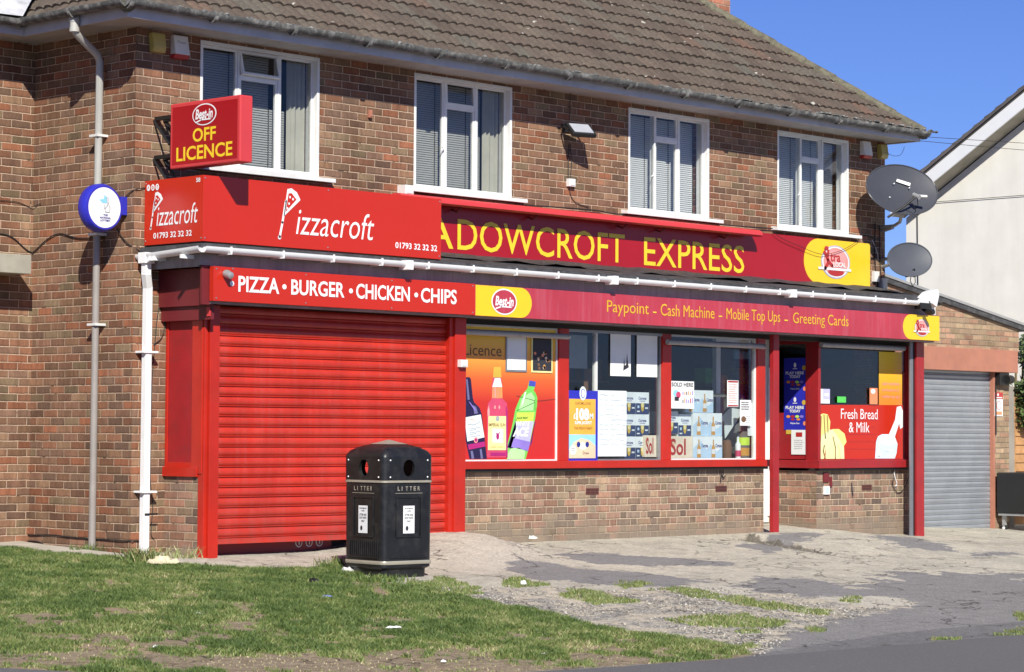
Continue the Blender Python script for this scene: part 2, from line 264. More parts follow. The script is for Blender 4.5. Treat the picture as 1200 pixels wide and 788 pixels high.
# ------------------------------------------------------------------ mesh builder
OFF = {}
FONT = {}
def glyphs(s, bold=0.):
    k = (s, bold)
    if k not in FONT:
        c = bpy.data.curves.new('t', 'FONT'); c.body = s; c.size = 1; c.offset = bold; c.resolution_u = 3; c.fill_mode = 'BOTH'
        o = bpy.data.objects.new('t', c); me = bpy.data.meshes.new_from_object(o)
        v = np.array([x.co[:2] for x in me.vertices]) if len(me.vertices) else np.zeros((1, 2)); f = [tuple(p.vertices) for p in me.polygons]
        FONT[k] = (v, f); bpy.data.objects.remove(o); bpy.data.curves.remove(c); bpy.data.meshes.remove(me)
    return FONT[k]
class G:
    def __init__(s, M=None): s.v, s.f, s.m, s.mats, s.M = [], [], [], [], M
    def mi(s, m):
        if m not in s.mats: s.mats.append(m)
        return s.mats.index(m)
    def add(s, vs, fs, m):
        b = len(s.v)
        for p in vs:
            p = Vector(p); s.v.append(s.M @ p if s.M is not None else p)
        for f in fs: s.f.append(tuple(b+i for i in f)); s.m.append(s.mi(m))
        return s
    def box(s, x0, x1, y0, y1, z0, z1, m, mx=None):
        v = [(x0, y0, z0), (x1, y0, z0), (x1, y1, z0), (x0, y1, z0), (x0, y0, z1), (x1, y0, z1), (x1, y1, z1), (x0, y1, z1)]
        s.add(v, [(0, 1, 5, 4), (2, 3, 7, 6)], m); b = len(s.v)-8
        mm = mx or m
        for f in [(1, 2, 6, 5), (3, 0, 4, 7)]: s.f.append(tuple(b+i for i in f)); s.m.append(s.mi(mm))
        for f in [(4, 5, 6, 7), (3, 2, 1, 0)]: s.f.append(tuple(b+i for i in f)); s.m.append(s.mi(m))
        return s
    def poly(s, pts, m): return s.add(pts, [tuple(range(len(pts)))], m)
    def prism(s, pts, d, m):
        n = len(pts); d = Vector(d); a = [Vector(p) for p in pts]
        nn = sum(((a[i]-a[0]).cross(a[(i+1) % n]-a[0]) for i in range(1, n)), Vector())
        if nn.dot(d) > 0: a = a[::-1]
        return s.add(a+[p+d for p in a], [tuple(range(n))]+[tuple(range(2*n-1, n-1, -1))]+[(i, n+i, n+(i+1) % n, (i+1) % n)[::1] for i in range(n)], m)
    def ring(s, c, ax, r, n=12):
        ax = Vector(ax).normalized(); t = Vector((0, 0, 1)) if abs(ax.z) < .9 else Vector((1, 0, 0))
        a = ax.cross(t).normalized(); b = ax.cross(a); return [Vector(c)+a*(r*math.cos(2*math.pi*i/n))+b*(r*math.sin(2*math.pi*i/n)) for i in range(n)]
    def cyl(s, p0, p1, r0, m, r1=None, n=12):
        p0, p1 = Vector(p0), Vector(p1); r1 = r0 if r1 is None else r1
        a = s.ring(p0, p1-p0, r0, n); b = s.ring(p1, p1-p0, max(r1, 1e-5), n)
        return s.add(a+b, [(i, i+n, (i+1) % n+n, (i+1) % n) for i in range(n)]+[tuple(range(n)), tuple(range(2*n-1, n-1, -1))], m)
    def tube(s, pts, r, m, n=6):
        pts = [Vector(p) for p in pts]; vs = []
        for i, p in enumerate(pts):
            d = (pts[min(i+1, len(pts)-1)]-pts[max(i-1, 0)]); vs += s.ring(p, d, r, n)
        fs = [(k*n+i, (k+1)*n+i, (k+1)*n+(i+1) % n, k*n+(i+1) % n) for k in range(len(pts)-1) for i in range(n)]
        fs += [tuple(range(n)), tuple(range(len(vs)-1, len(vs)-n-1, -1))]
        return s.add(vs, fs, m)
    def lathe(s, prof, c, ax, m, n=24, cap=True):
        vs = []
        for h, r in prof: vs += s.ring(Vector(c)+Vector(ax).normalized()*h, ax, max(r, 1e-4), n)
        k = len(prof); fs = [(j*n+i, (j+1)*n+i, (j+1)*n+(i+1) % n, j*n+(i+1) % n) for j in range(k-1) for i in range(n)]
        if cap: fs += [tuple(range(n)), tuple(range(k*n-1, (k-1)*n-1, -1))]
        return s.add(vs, fs, m)
    def text(s, t, o, r, u, w, h, m, bold=0., shear=0., nrm=None, keep=False):
        """t fitted in w x h, lower-left corner at o, along r and u"""
        v, f = glyphs(t, bold); v = v.copy(); v[:, 0] += v[:, 1]*shear
        lo, hi = v.min(0), v.max(0); sc = np.array([w, h])/np.maximum(hi-lo, 1e-6)
        if keep: sc[0] = sc[1]
        q = (v-lo)*sc; o, r, u = Vector(o), Vector(r).normalized(), Vector(u).normalized()
        return s.add([o+r*float(a)+u*float(b) for a, b in q], f, m)
    def build(s, name, parent=None, origin=None, smooth=None, bevel=0., normals=True):
        me = bpy.data.meshes.new(name)
        if parent is not None: o0 = OFF[parent.name]
        elif origin is not None: o0 = Vector(origin)
        else:
            a = np.array([p[:] for p in s.v]); o0 = Vector(((a[:, 0].min()+a[:, 0].max())/2, (a[:, 1].min()+a[:, 1].max())/2, a[:, 2].min()))
        me.from_pydata([(p-o0)[:] for p in s.v], [], s.f)
        for x in s.mats: me.materials.append(MATS[x])
        me.polygons.foreach_set('material_index', s.m); me.update()
        if normals:
            bm = bmesh.new(); bm.from_mesh(me); bmesh.ops.recalc_face_normals(bm, faces=bm.faces); bm.to_mesh(me); bm.free()
        if smooth is not None: me.shade_smooth(); me.set_sharp_from_angle(angle=math.radians(smooth))
        o = bpy.data.objects.new(name, me); COL.objects.link(o)
        if parent is not None: o.parent = parent
        else: o.location = o0
        if bevel:
            b = o.modifiers.new('bevel', 'BEVEL'); b.width = bevel; b.segments = 2; b.limit_method = 'ANGLE'
        OFF[o.name] = o0; return o
def tag(o, label=None, cat=None, group=None, kind=None):
    for k, v in (('label', label), ('category', cat), ('group', group), ('kind', kind)):
        if v: o[k] = v
    return o
def thing(name, label, cat, loc, group=None, kind=None):
    o = bpy.data.objects.new(name, None); COL.objects.link(o); o.location = loc; o.empty_display_size = .2; OFF[o.name] = Vector(loc); return tag(o, label, cat, group, kind)
class D:
    """flat drawing on a plane: u to the right, v up, layers stacked outward"""
    def __init__(s, g, O, R, U, step=.0022): s.g, s.O, s.R, s.U = g, Vector(O), Vector(R).normalized(), Vector(U).normalized(); s.Nn = s.R.cross(s.U).normalized(); s.st = step
    def p(s, u, v, l=0): return s.O+s.R*u+s.U*v+s.Nn*(s.st*(l+1))
    def rect(s, u0, u1, v0, v1, m, l=0): s.g.poly([s.p(u0, v0, l), s.p(u1, v0, l), s.p(u1, v1, l), s.p(u0, v1, l)], m); return s
    def poly(s, pts, m, l=0): s.g.poly([s.p(a, b, l) for a, b in pts], m); return s
    def disc(s, u, v, ru, rv, m, l=0, n=28, a0=0, a1=360, tilt=0):
        q = []
        for i in range(n+(0 if a1-a0 >= 360 else 1)):
            a = math.radians(a0+(a1-a0)*i/n); x, y = ru*math.cos(a), rv*math.sin(a); t = math.radians(tilt)
            q.append((u+x*math.cos(t)-y*math.sin(t), v+x*math.sin(t)+y*math.cos(t)))
        return s.poly(q, m, l)
    def line(s, pts, w, m, l=0):
        for (a, b), (c, d) in zip(pts[:-1], pts[1:]):
            L = math.hypot(c-a, d-b) or 1; nx, ny = -(d-b)/L*w/2, (c-a)/L*w/2
            s.poly([(a+nx, b+ny), (a-nx, b-ny), (c-nx, d-ny), (c+nx, d+ny)], m, l)
            s.disc(c, d, w/2, w/2, m, l, 8)
        return s
    def text(s, t, u, v, w, h, m, l=1, bold=0., shear=0.): s.g.text(t, s.p(u, v, l), s.R, s.U, w, h, m, bold, shear); return s
XR, ZU, YF = (1, 0, 0), (0, 0, 1), (0, -1, 0)      # front faces look toward -Y: R=+X, U=+Z gives normal -Y

# ================================================================== GROUND
def grid_axis(a, b, st, far): 
    c = list(np.arange(a, b+1e-6, st)); return np.array([-f for f in far[::-1]]+c+list(far)) if a > -far[0] else np.array(c)
gxs = np.concatenate([[-900, -300, -120, -60, -35, -22, -18, -15], np.arange(-13, 13.01, .06), [15, 18, 22, 35, 60, 120, 300, 900]])
gys = np.concatenate([[-900, -300, -120, -60, -35, -22, -16, -12, -9.5], np.arange(-8.6, 2.4, .06), [3.2, 5, 9, 15, 30, 60, 120, 300, 900]])
def wpoly(px): return np.array([[q.x, q.y] for q in (atg(*p) for p in px)])
def sdist(P, poly):
    """signed distance, positive inside"""
    n = len(poly); d = np.full(len(P), 1e9); ins = np.zeros(len(P), bool)
    for i in range(n):
        a, b = poly[i], poly[(i+1) % n]; e = b-a; w = P-a
        t = np.clip((w@e)/max(e@e, 1e-12), 0, 1); d = np.minimum(d, np.hypot(*(w-t[:, None]*e).T))
        c = (a[1] > P[:, 1]) != (b[1] > P[:, 1]); xi = (b[0]-a[0])*(P[:, 1]-a[1])/((b[1]-a[1]) if abs(b[1]-a[1]) > 1e-12 else 1e-12)+a[0]
        ins ^= c & (P[:, 0] < xi)
    return np.where(ins, d, -d)
POL = {}
POL['verge'] = [wpoly([(-420, 640), (-60, 634), (0, 643), (100, 652), (200, 660), (250, 666), (330, 669), (395, 664), (440, 682), (500, 690), (560, 704), (640, 718), (700, 736), (760, 744), (830, 752), (885, 766), (860, 772), (600, 789), (404, 803), (190, 800), (0, 792), (-420, 760)])]
POL['concrete'] = [wpoly([(170, 640), (150, 690), (300, 700), (420, 700), (480, 694), (560, 702), (600, 704), (680, 702), (740, 692), (850, 690), (905, 682), (975, 692), (1010, 684), (1055, 671), (1110, 674), (1330, 672), (1500, 600), (1100, 590), (700, 600), (300, 610)])]
POL['patch'] = [wpoly(p) for p in [[(640, 651), (690, 648), (760, 652), (850, 660), (864, 664), (760, 663), (690, 664), (650, 656)], [(560, 671), (640, 671), (700, 668), (760, 673), (830, 680), (800, 688), (740, 690), (680, 684), (610, 678)],
    [(865, 691), (895, 677), (950, 678), (985, 686), (1000, 702), (940, 707), (900, 700)], [(1020, 652), (1070, 649), (1110, 649), (1128, 652), (1060, 656)], [(1138, 652), (1190, 647), (1195, 649), (1150, 655)], [(858, 640), (905, 643), (960, 645), (955, 651), (900, 650)], [(905, 609), (940, 611), (950, 614), (910, 616)]]]
POL['gravel'] = [wpoly([(490, 692), (560, 690), (610, 688), (700, 693), (830, 690), (960, 700), (1040, 699), (1072, 708), (1010, 722), (930, 742), (885, 770), (820, 756), (700, 740), (620, 722)])]
POL['smooth'] = [wpoly([(560, 796), (840, 775), (905, 764), (980, 752), (1050, 742), (1200, 728), (1400, 705), (1900, 760), (1500, 1100), (600, 1100)])]
POL['light'] = [wpoly(p) for p in [[(960, 700), (1040, 699), (1070, 708), (1045, 713), (985, 708)], [(1030, 679), (1052, 677), (1060, 680), (1045, 682)], [(800, 684), (880, 690), (885, 697), (820, 695)], [(520, 650), (560, 640), (640, 660), (560, 680)], [(1190, 678), (1230, 677), (1230, 680), (1195, 680)]]]
POL['crack'] = [np.array([[SA[0]+SU[0]*t+SU[1]*o, SA[1]+SU[1]*t-SU[0]*o] for t, o in ((.05, -.03), (.5, -.01), (1.0, -.02), (1.6, .0), (SLn, .0), (SLn, .02), (1.6, .06), (1.0, .09), (.5, .13), (.05, .10))])]
gx, gy = np.meshgrid(gxs, gys); P = np.stack([gx.ravel(), gy.ravel()], 1)
gzz = gz(P[:, 0], P[:, 1])
rough = (RNG.random(len(P))-.5)*.004
me = bpy.data.meshes.new('ground'); nx, ny = len(gxs), len(gys)
me.vertices.add(nx*ny); me.vertices.foreach_set('co', np.stack([P[:, 0], P[:, 1], gzz+rough], 1).astype('f').ravel())
ii = (np.arange(ny-1)[:, None]*nx+np.arange(nx-1)[None, :]).ravel(); fc = np.stack([ii, ii+1, ii+nx+1, ii+nx], 1)
me.loops.add(len(fc)*4); me.loops.foreach_set('vertex_index', fc.ravel().astype('i')); me.polygons.add(len(fc)); me.polygons.foreach_set('loop_start', (np.arange(len(fc))*4).astype('i'))
me.update(); me.validate(); me.shade_smooth()
for k, pl in POL.items():
    a = me.attributes.new('sd_'+k, 'FLOAT', 'POINT'); dd = np.full(len(P), -5.)
    for p in pl: dd = np.maximum(dd, sdist(P, p))
    a.data.foreach_set('value', np.clip(dd, -3, 3).astype('f'))
m, n, bs = newmat('ground_surface')
def sdn(k, amp, sc, soft=.02, det=6):
    a = n.nodes.new('ShaderNodeAttribute'); a.attribute_name = 'sd_'+k
    nn = math_(n, 'MULTIPLY', math_(n, 'SUBTRACT', noise(n, sc, det, .65), .5), amp)
    return mapr(n, math_(n, 'ADD', a.outputs['Fac'], nn), -soft, soft)
fine = noise(n, 140, 4, .6); mid = noise(n, 12, 6, .65); bigg = noise(n, 1.2, 5, .6)
asph = mixc(n, mapr(n, fine, .38, .62), (.16, .153, .15), (.33, .315, .305)); asph = mixc(n, mapr(n, mid, .5, .72, 0, .6), asph, (.24, .225, .205))
asph = mixc(n, mapr(n, bigg, .5, .68, 0, .5), asph, (.27, .26, .25))
asph = mixc(n, mapr(n, noise(n, 330, 1), .67, .72), asph, (.42, .41, .38))
conc = mixc(n, mapr(n, bigg, .35, .65), (.55, .505, .41), (.42, .39, .325)); conc = mixc(n, mapr(n, mid, .4, .7, 0, .6), conc, (.60, .55, .45))
conc = mixc(n, mapr(n, fine, .5, .72, 0, .6), conc, (.30, .27, .22)); conc = mixc(n, mapr(n, noise(n, 3.1, 7, .7), .54, .66, 0, .7), conc, (.33, .30, .25)); conc = mixc(n, mapr(n, noise(n, .8, 7, .7), .56, .62, 0, .55), conc, (.36, .33, .28))
pat = mixc(n, mapr(n, fine, .3, .7), (.19, .183, .18), (.30, .288, .28))
smo = mixc(n, mapr(n, fine, .38, .62), (.135, .13, .13), (.225, .216, .215)); smo = mixc(n, mapr(n, bigg, .4, .7, 0, .5), smo, (.21, .203, .20)); smo = mixc(n, mapr(n, noise(n, 260, 1), .70, .75), smo, (.4, .38, .35))
vor = n.nodes.new('ShaderNodeTexVoronoi'); vor.inputs['Scale'].default_value = 55; gg = n.nodes.new('ShaderNodeNewGeometry'); n.links.new(gg.outputs['Position'], vor.inputs['Vector'])
gsep = n.nodes.new('ShaderNodeSeparateColor'); n.links.new(vor.outputs['Color'], gsep.inputs[0])
gra = ramp(n, gsep.outputs[0], [(0, (.14, .135, .13)), (.3, (.25, .23, .21)), (.6, (.38, .35, .30)), (1, (.58, .54, .46))]); gra = mixc(n, mapr(n, noise(n, 3.3, 6, .65), .45, .56, 0, .92), gra, (.55, .48, .37)); gra = mixc(n, mapr(n, noise(n, 4.1, 6, .65), .55, .62, 0, .8), gra, (.24, .23, .22))
soil = mixc(n, mapr(n, mid, .35, .65), (.22, .165, .11), (.34, .27, .19)); soil = mixc(n, mapr(n, noise(n, 2, 4), .55, .7, 0, .6), soil, (.42, .28, .20))
c = asph
c = mixc(n, sdn('concrete', 1.3, 3.5, .012), c, conc)
c = mixc(n, sdn('patch', 1.0, 4.2, .008), c, pat)
c = mixc(n, sdn('gravel', .9, 4, .03), c, gra)
c = mixc(n, sdn('light', .7, 6, .02), c, (.52, .48, .40))
c = mixc(n, sdn('smooth', .14, 6, .01), c, smo)
c = mixc(n, sdn('verge', .18, 6, .03), c, soil)
c = mixc(n, math_(n, 'MULTIPLY', sdn('crack', .12, 14, .012), .85), c, (.13, .115, .09))
# cracks
vc = n.nodes.new('ShaderNodeTexVoronoi'); vc.feature = 'DISTANCE_TO_EDGE'; vc.inputs['Scale'].default_value = .8
wv = n.nodes.new('ShaderNodeVectorMath'); wv.operation = 'ADD'; nv = n.nodes.new('ShaderNodeTexNoise'); nv.inputs['Scale'].default_value = 2.5; nv.inputs['Detail'].default_value = 8; n.links.new(gg.outputs['Position'], nv.inputs['Vector'])
n.links.new(gg.outputs['Position'], wv.inputs[0]); n.links.new(nv.outputs['Color'], wv.inputs[1]); n.links.new(wv.outputs[0], vc.inputs['Vector'])
crk = mapr(n, vc.outputs['Distance'], .0, .012, 1, 0); crk = math_(n, 'MULTIPLY', crk, mapr(n, noise(n, 1.1, 2), .4, .52))
c = mixc(n, math_(n, 'MULTIPLY', crk, .75), c, (.07, .065, .06))
grn = math_(n, 'MULTIPLY', mapr(n, noise(n, 38, 4, .75), .32, .68, .80, 1.38), mapr(n, noise(n, 7, 6, .7), .3, .7, .92, 1.18))
gc = n.nodes.new('ShaderNodeCombineColor'); [n.links.new(grn, gc.inputs[i]) for i in range(3)]
c = mixc(n, 1., c, gc.outputs[0], 'MULTIPLY')
c = mixc(n, mapr(n, noise(n, 21, 2, .5), .70, .73, 0, .6), c, (.09, .085, .08))      # gum and oil spots
n.links.new(c, bs.inputs['Base Color']); bs.inputs['Roughness'].default_value = .92; bs.inputs['Specular IOR Level'].default_value = .2
bump(n, math_(n, 'ADD', math_(n, 'ADD', fine, math_(n, 'MULTIPLY', mid, 1.6)), math_(n, 'MULTIPLY', crk, -2)), bs, .012)
me.materials.append(m); go = bpy.data.objects.new('ground', me); COL.objects.link(go); tag(go, kind='structure')

# road: sheet beyond the verge, 4 mm proud
EDGE = [(-60, 60), (-17, 10), (-14, 3), (-11, -2.6), (-9.5, -4.75), (-8.6, -5.75), (-7.6, -6.32), (-6.6, -6.47), (-4.75, -6.70), (-1.2, -7.0), (5, -7.3), (60, -9.5)]
xs = np.concatenate([np.linspace(-60, -18, 8), np.arange(-17, 8, .15), np.linspace(9, 60, 10)])
ye = np.interp(xs, [e[0] for e in EDGE], [e[1] for e in EDGE]) + (RNG.random(len(xs))-.5)*.03
g = G(); m, n, bs = newmat('road_asphalt')
fine = noise(n, 170, 3); c = mixc(n, mapr(n, fine, .3, .7), (.125, .12, .121), (.205, .197, .197)); c = mixc(n, mapr(n, noise(n, .9, 4), .4, .7, 0, .5), c, (.18, .175, .175)); c = mixc(n, mapr(n, noise(n, 300, 1), .68, .73), c, (.38, .36, .34)); c = mixc(n, mapr(n, noise(n, 38, 4, .75), .35, .65, 0, .45), c, (.10, .096, .096)); c = mixc(n, mapr(n, noise(n, 22, 2), .70, .73, 0, .6), c, (.30, .29, .27))
n.links.new(c, bs.inputs['Base Color']); bs.inputs['Roughness'].default_value = .9; bs.inputs['Specular IOR Level'].default_value = .2; bump(n, fine, bs, .006)
rows = 9
vs = [(x, y-(60 if k == rows-1 else k*.9+k*k*.3), float(gz(x, y-(60 if k == rows-1 else k*.9+k*k*.3)))+.006) for k in range(rows) for x, y in zip(xs, ye)]
L = len(xs); g.add(vs, [(k*L+i, k*L+i+1, (k+1)*L+i+1, (k+1)*L+i) for k in range(rows-1) for i in range(L-1)], 'road_asphalt')
tag(g.build('road', origin=(0, 0, 0), smooth=60), kind='structure')
g = G()
for i in range(L-1):      # thin pale edging between verge and road
    if -13 < xs[i] < -3.9: 
        a, b = (xs[i], ye[i]), (xs[i+1], ye[i+1]); z0, z1 = float(gz(*a)), float(gz(*b))
        g.add([(a[0], a[1], z0+.012), (b[0], b[1], z1+.012), (b[0], b[1]+.035, z1+.012), (a[0], a[1]+.035, z0+.012), (a[0], a[1], z0-.05), (b[0], b[1], z1-.05)], [(0, 1, 2, 3), (0, 4, 5, 1)], 'kerb_stone')

# concrete strip at the foot of the walls
g = G()
pts = [atg(*p) for p in [(-200, 630), (0, 642), (60, 647), (120, 653), (180, 658), (240, 664)]]
pin = [atg(*p) for p in [(-200, 620), (0, 634), (40, 641), (112, 650), (180, 653), (243, 659)]]
vs = []
for a, b in zip(pts, pin):
    za, zb = float(gz(a.x, a.y)), float(gz(b.x, b.y)); vs += [(a.x, a.y, za-.03), (a.x, a.y, za+.03), (b.x, b.y, zb+.035)]
g.add(vs, [(i*3+k, i*3+3+k, i*3+4+k, i*3+1+k) for i in range(5) for k in (0, 1)], 'concrete_pale')
tag(g.build('path', origin=(0, 0, 0)), kind='structure')

# ================================================================== SHOP BUILDING
B = thing('shop_building', 'two storey brown brick corner building with tiled hipped roof and red shopfronts', 'building', (1.6, 2, 0))
XL, YW, XRR, YL, ZT = -4.34, .66, 7.51, 2.25, 4.93
WIN = [(-3.585, -2.085, 3.70, 4.88), (-.79, .66, 3.70, 4.88), (2.55, 3.985, 3.70, 4.86), (5.28, 6.73, 3.69, 4.86)]
g = G()      # upper front wall with openings
x = XL+.002
for (a, b, z0, z1) in WIN:
    g.box(x, a, YW, YW+.25, 2.6, ZT, 'brick_x', 'brick_y'); g.box(a, b, YW, YW+.25, 2.6, z0, 'brick_x'); g.box(a, b, YW, YW+.25, z1, ZT, 'brick_x'); x = b
g.box(x, XRR, YW, YW+.25, 2.6, ZT, 'brick_x', 'brick_y')
g.box(XL+.002, -3.93, YW, YW+.25, -.2, 2.6, 'brick_x', 'brick_y'); g.box(7.2, XRR, YW, YW+.25, -.2, 2.6, 'brick_x', 'brick_y')
g.build('front_wall', B, normals=False)
g = G(); g.box(XL, XL+.25, YW+.252, YL+.01, -.2, ZT, 'brick_x', 'brick_y'); g.poly([(XL, YW, -.2), (XL, YW, ZT), (XL, YW+.252, ZT), (XL, YW+.252, -.2)], 'brick_y'); g.build('side_wall', B, normals=False)
g = G(); g.box(-12, XL, YL, YL+.25, -.2, ZT, 'brick_x', 'brick_y'); g.box(-12, -11.75, YL+.25, 9, -.2, ZT, 'brick_x', 'brick_y')
g.box(XRR-.25, XRR, YW+.252, 8.5, -.2, ZT, 'brick_x', 'brick_y'); g.box(-12, XRR, 8.5, 8.75, -.2, ZT, 'brick_x', 'brick_y'); g.build('wing_wall', B, normals=False)
# porch slab at the left edge of the picture
g = G(); hx_ = at(37, 303, Y=1.87).x; g.box(-6.6, hx_, 1.87, YL, 2.66, 2.84, 'concrete_lintel'); g.build('door_hood', B, bevel=.006)
# interior
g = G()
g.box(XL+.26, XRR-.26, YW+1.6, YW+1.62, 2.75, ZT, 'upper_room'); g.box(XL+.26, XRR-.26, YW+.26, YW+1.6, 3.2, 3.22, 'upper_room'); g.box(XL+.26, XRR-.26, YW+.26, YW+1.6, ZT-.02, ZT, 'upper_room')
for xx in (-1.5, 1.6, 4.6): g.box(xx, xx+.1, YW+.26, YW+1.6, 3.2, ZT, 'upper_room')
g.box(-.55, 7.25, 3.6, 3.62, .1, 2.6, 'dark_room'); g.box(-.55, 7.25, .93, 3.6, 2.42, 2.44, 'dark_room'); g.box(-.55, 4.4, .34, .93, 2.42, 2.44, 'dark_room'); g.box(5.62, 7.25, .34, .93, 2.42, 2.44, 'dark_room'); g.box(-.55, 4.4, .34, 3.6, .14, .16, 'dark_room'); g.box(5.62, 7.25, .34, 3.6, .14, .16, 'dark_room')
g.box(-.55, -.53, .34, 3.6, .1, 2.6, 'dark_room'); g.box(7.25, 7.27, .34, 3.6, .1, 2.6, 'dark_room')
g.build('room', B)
for (a, b, yy) in ((1.3, 4.2, 2.4), (5.8, 7.1, 2.2)):
    g = G()
    for z in (.6, 1.0, 1.4, 1.8):
        g.box(a, b, yy, yy+.3, z, z+.03, 'shelf'); xx = a+.03
        while xx < b-.1:
            w = random.uniform(.05, .16); h = random.uniform(.1, .3); g.box(xx, xx+w, yy+.02, yy+.2, z+.03, z+.03+h, random.choice(['paper', 'corona_blue', 'pink', 'amber', 'shelf', 'green_bottle', 'lottery_blue', 'brown_card', 'brown_card'])); xx += w+.012
    g.build('shelf_unit', B)
# ---- roof
TP = math.tan(math.radians(39.2)); EY, EX0, EX1, EZ = .20, -4.80, 7.69, 4.985
def tileslope(name, org, uo, so_, width, length, clips, parent):
    """org lower-left eave corner; uo along the eave; so_ up the slope"""
    uo, so_ = Vector(uo).normalized(), Vector(so_).normalized(); nn = uo.cross(so_).normalized()
    if nn.z < 0: nn = -nn
    per, gauge, sub = .135, .25, 8
    nu = int(width/per*sub)+1; nc = int(length/gauge)+1; vs, fs, tv = [], [], []
    for c in range(nc):
        base = len(vs); off = (c % 2)*.135
        for k in range(3):
            for i in range(nu):
                u = i*per/sub; ph = (u/per) % 1; t = int((u+off)/.27); rr = random.Random(t*131+c*17+int(width*10)); jit = rr.uniform(-.003, .005); e = rr.uniform(-.006, .006)
                hgt = .024*(abs(math.sin(math.pi*ph))**.7); s0 = c*gauge+e
                if k == 0: p, h = s0-.004, .004
                elif k == 1: p, h = s0-.004, .034+hgt+jit
                else: p, h = s0+gauge+.03, .010+hgt*.9+jit
                vs.append(Vector(org)+uo*u+so_*p+nn*h); tv.append(rr.random())
        for k in range(2): fs += [(base+k*nu+i, base+k*nu+i+1, base+(k+1)*nu+i+1, base+(k+1)*nu+i) for i in range(nu-1)]
    me = bpy.data.meshes.new(name); o0 = OFF[parent.name]; me.from_pydata([(v-o0)[:] for v in vs], [], fs)
    a = me.attributes.new('tile', 'FLOAT', 'POINT'); a.data.foreach_set('value', np.array(tv, 'f'))
    bm = bmesh.new(); bm.from_mesh(me)
    for pc, pn in clips: bmesh.ops.bisect_plane(bm, geom=bm.verts[:]+bm.edges[:]+bm.faces[:], plane_co=Vector(pc)-o0, plane_no=Vector(pn), clear_outer=True)
    bmesh.ops.recalc_face_normals(bm, faces=bm.faces)
    for f in bm.faces:
        if f.normal.z < -.2: f.normal_flip()
    bm.to_mesh(me); bm.free(); me.materials.append(MATS['roof_tile']); me.shade_smooth(); me.set_sharp_from_angle(angle=math.radians(50))
    o = bpy.data.objects.new(name, me); COL.objects.link(o); o.parent = parent; OFF[o.name] = o0; return o
RY = EY+4.3; RZ = EZ+4.3*TP
SL = 4.3/math.cos(math.radians(39.2))
R = tileslope('roof', (EX0, EY, EZ), (1, 0, 0), (0, 1, TP), EX1-EX0, SL, [((EX0, EY, 0), (-1, 1, 0)), ((EX1, EY, 0), (1, 1, 0))], B)
def sub(name, *a): 
    o = tileslope(name, *a); return o
tileslope('roof', (EX0, 9.0, EZ), (0, -1, 0), (1, 0, TP), 9.0-EY, SL, [((EX0, EY, 0), (1, -1, 0)), ((EX0, 1.79, 0), (-1, 1, 0))], B)
tileslope('roof', (-12.5, 1.79, EZ), (1, 0, 0), (0, 1, TP), 12.0, SL, [((EX0, 1.79, 0), (1, -1, 0))], B)
g = G()      # other slopes as plain sheets
g.poly([(EX1, EY, EZ), (EX1, RY*2-EY, EZ), (EX1-4.3, RY, RZ)], 'roof_tile'); g.poly([(EX0, RY*2-EY, EZ), (EX1, RY*2-EY, EZ), (EX1-4.3, RY, RZ), (EX0+4.3, RY, RZ)], 'roof_tile')
g.build('roof', B)
g = G()      # hip tiles bedded in mortar
for (cx_, sx) in ((EX1, -1), (EX0, 1)):
    p0 = Vector((cx_, EY, EZ+.02)); p1 = Vector((cx_+sx*4.3, RY, RZ+.02)); d = (p1-p0)/16
    for i in range(16): g.cyl(p0+d*i, p0+d*(i+1.06), .082, 'ridge_mortar', .07, 10)
g.cyl((EX0+4.3, RY, RZ+.02), (EX1-4.3, RY, RZ+.02), .1, 'ridge_mortar', n=10)
g.build('ridge_tile', B, smooth=50)
g = G(); v0 = Vector((EX0-.05, 1.78, EZ+.075)); vd = Vector((1, 1, TP))      # lead valley on the left
g.poly([v0+Vector((-.02, -.08, 0)), v0+vd*4+Vector((.14, -.14, .05)), v0+vd*4+Vector((-.5, .14, .05)), v0+Vector((-.6, 0, 0))], 'lead_pale'); g.build('valley', B)
g = G()
g.box(5.95, 6.45, 2.33, 2.93, 6.0, 8.6, 'brick_chimney', 'brick_chimney_side'); g.box(5.93, 6.47, 2.31, 2.95, 6.0, 6.55, 'lead'); CH = g.build('chimney', B, normals=False)
# soffit, fascia, gutters
g = G()
g.box(-4.74, 7.66, .255, YW+.02, 4.915, 4.93, 'soffit_paint'); g.box(-4.74, XL+.02, YW+.02, YL+.02, 4.915, 4.93, 'soffit_paint'); g.box(-12.5, -4.74, 1.85, YL+.02, 4.915, 4.93, 'soffit_paint'); g.box(XRR-.02, 7.66, YW+.02, 8.9, 4.915, 4.93, 'soffit_paint')
g.build('soffit', B)
g = G()
g.box(-4.76, 7.68, .235, .255, 4.90, 5.03, 'fascia_paint'); g.box(-4.76, -4.74, .255, 1.85, 4.90, 5.03, 'fascia_paint'); g.box(-12.5, -4.762, 1.83, 1.85, 4.90, 5.03, 'fascia_paint'); g.box(7.66, 7.68, .255, 8.9, 4.90, 5.03, 'fascia_paint')
g.build('fascia', B)
def halfgutter(g, p0, p1, r, m, segs=1, outn=10):
    p0, p1 = Vector(p0), Vector(p1); d = (p1-p0).normalized(); s = Vector((d.y, -d.x, 0))
    prof = [(-r, 0), (-r, .006)]+[(-r*math.cos(a)*1., -r*math.sin(a)) for a in []]
    prof = [(r*math.cos(a), r*math.sin(a)) for a in [math.pi+math.pi*i/outn for i in range(outn+1)]]
    inn = [(a*.86, b*.86) for a, b in prof[::-1]]; pr = prof+inn; k = len(pr); vs = []
    for t in (0, 1): vs += [(p0 if t == 0 else p1)+s*a+Vector((0, 0, b)) for a, b in pr]
    g.add(vs, [(i, (i+1) % k, k+(i+1) % k, k+i) for i in range(k)]+[tuple(range(k))[::-1], tuple(range(k, 2*k))], m)
g = G()
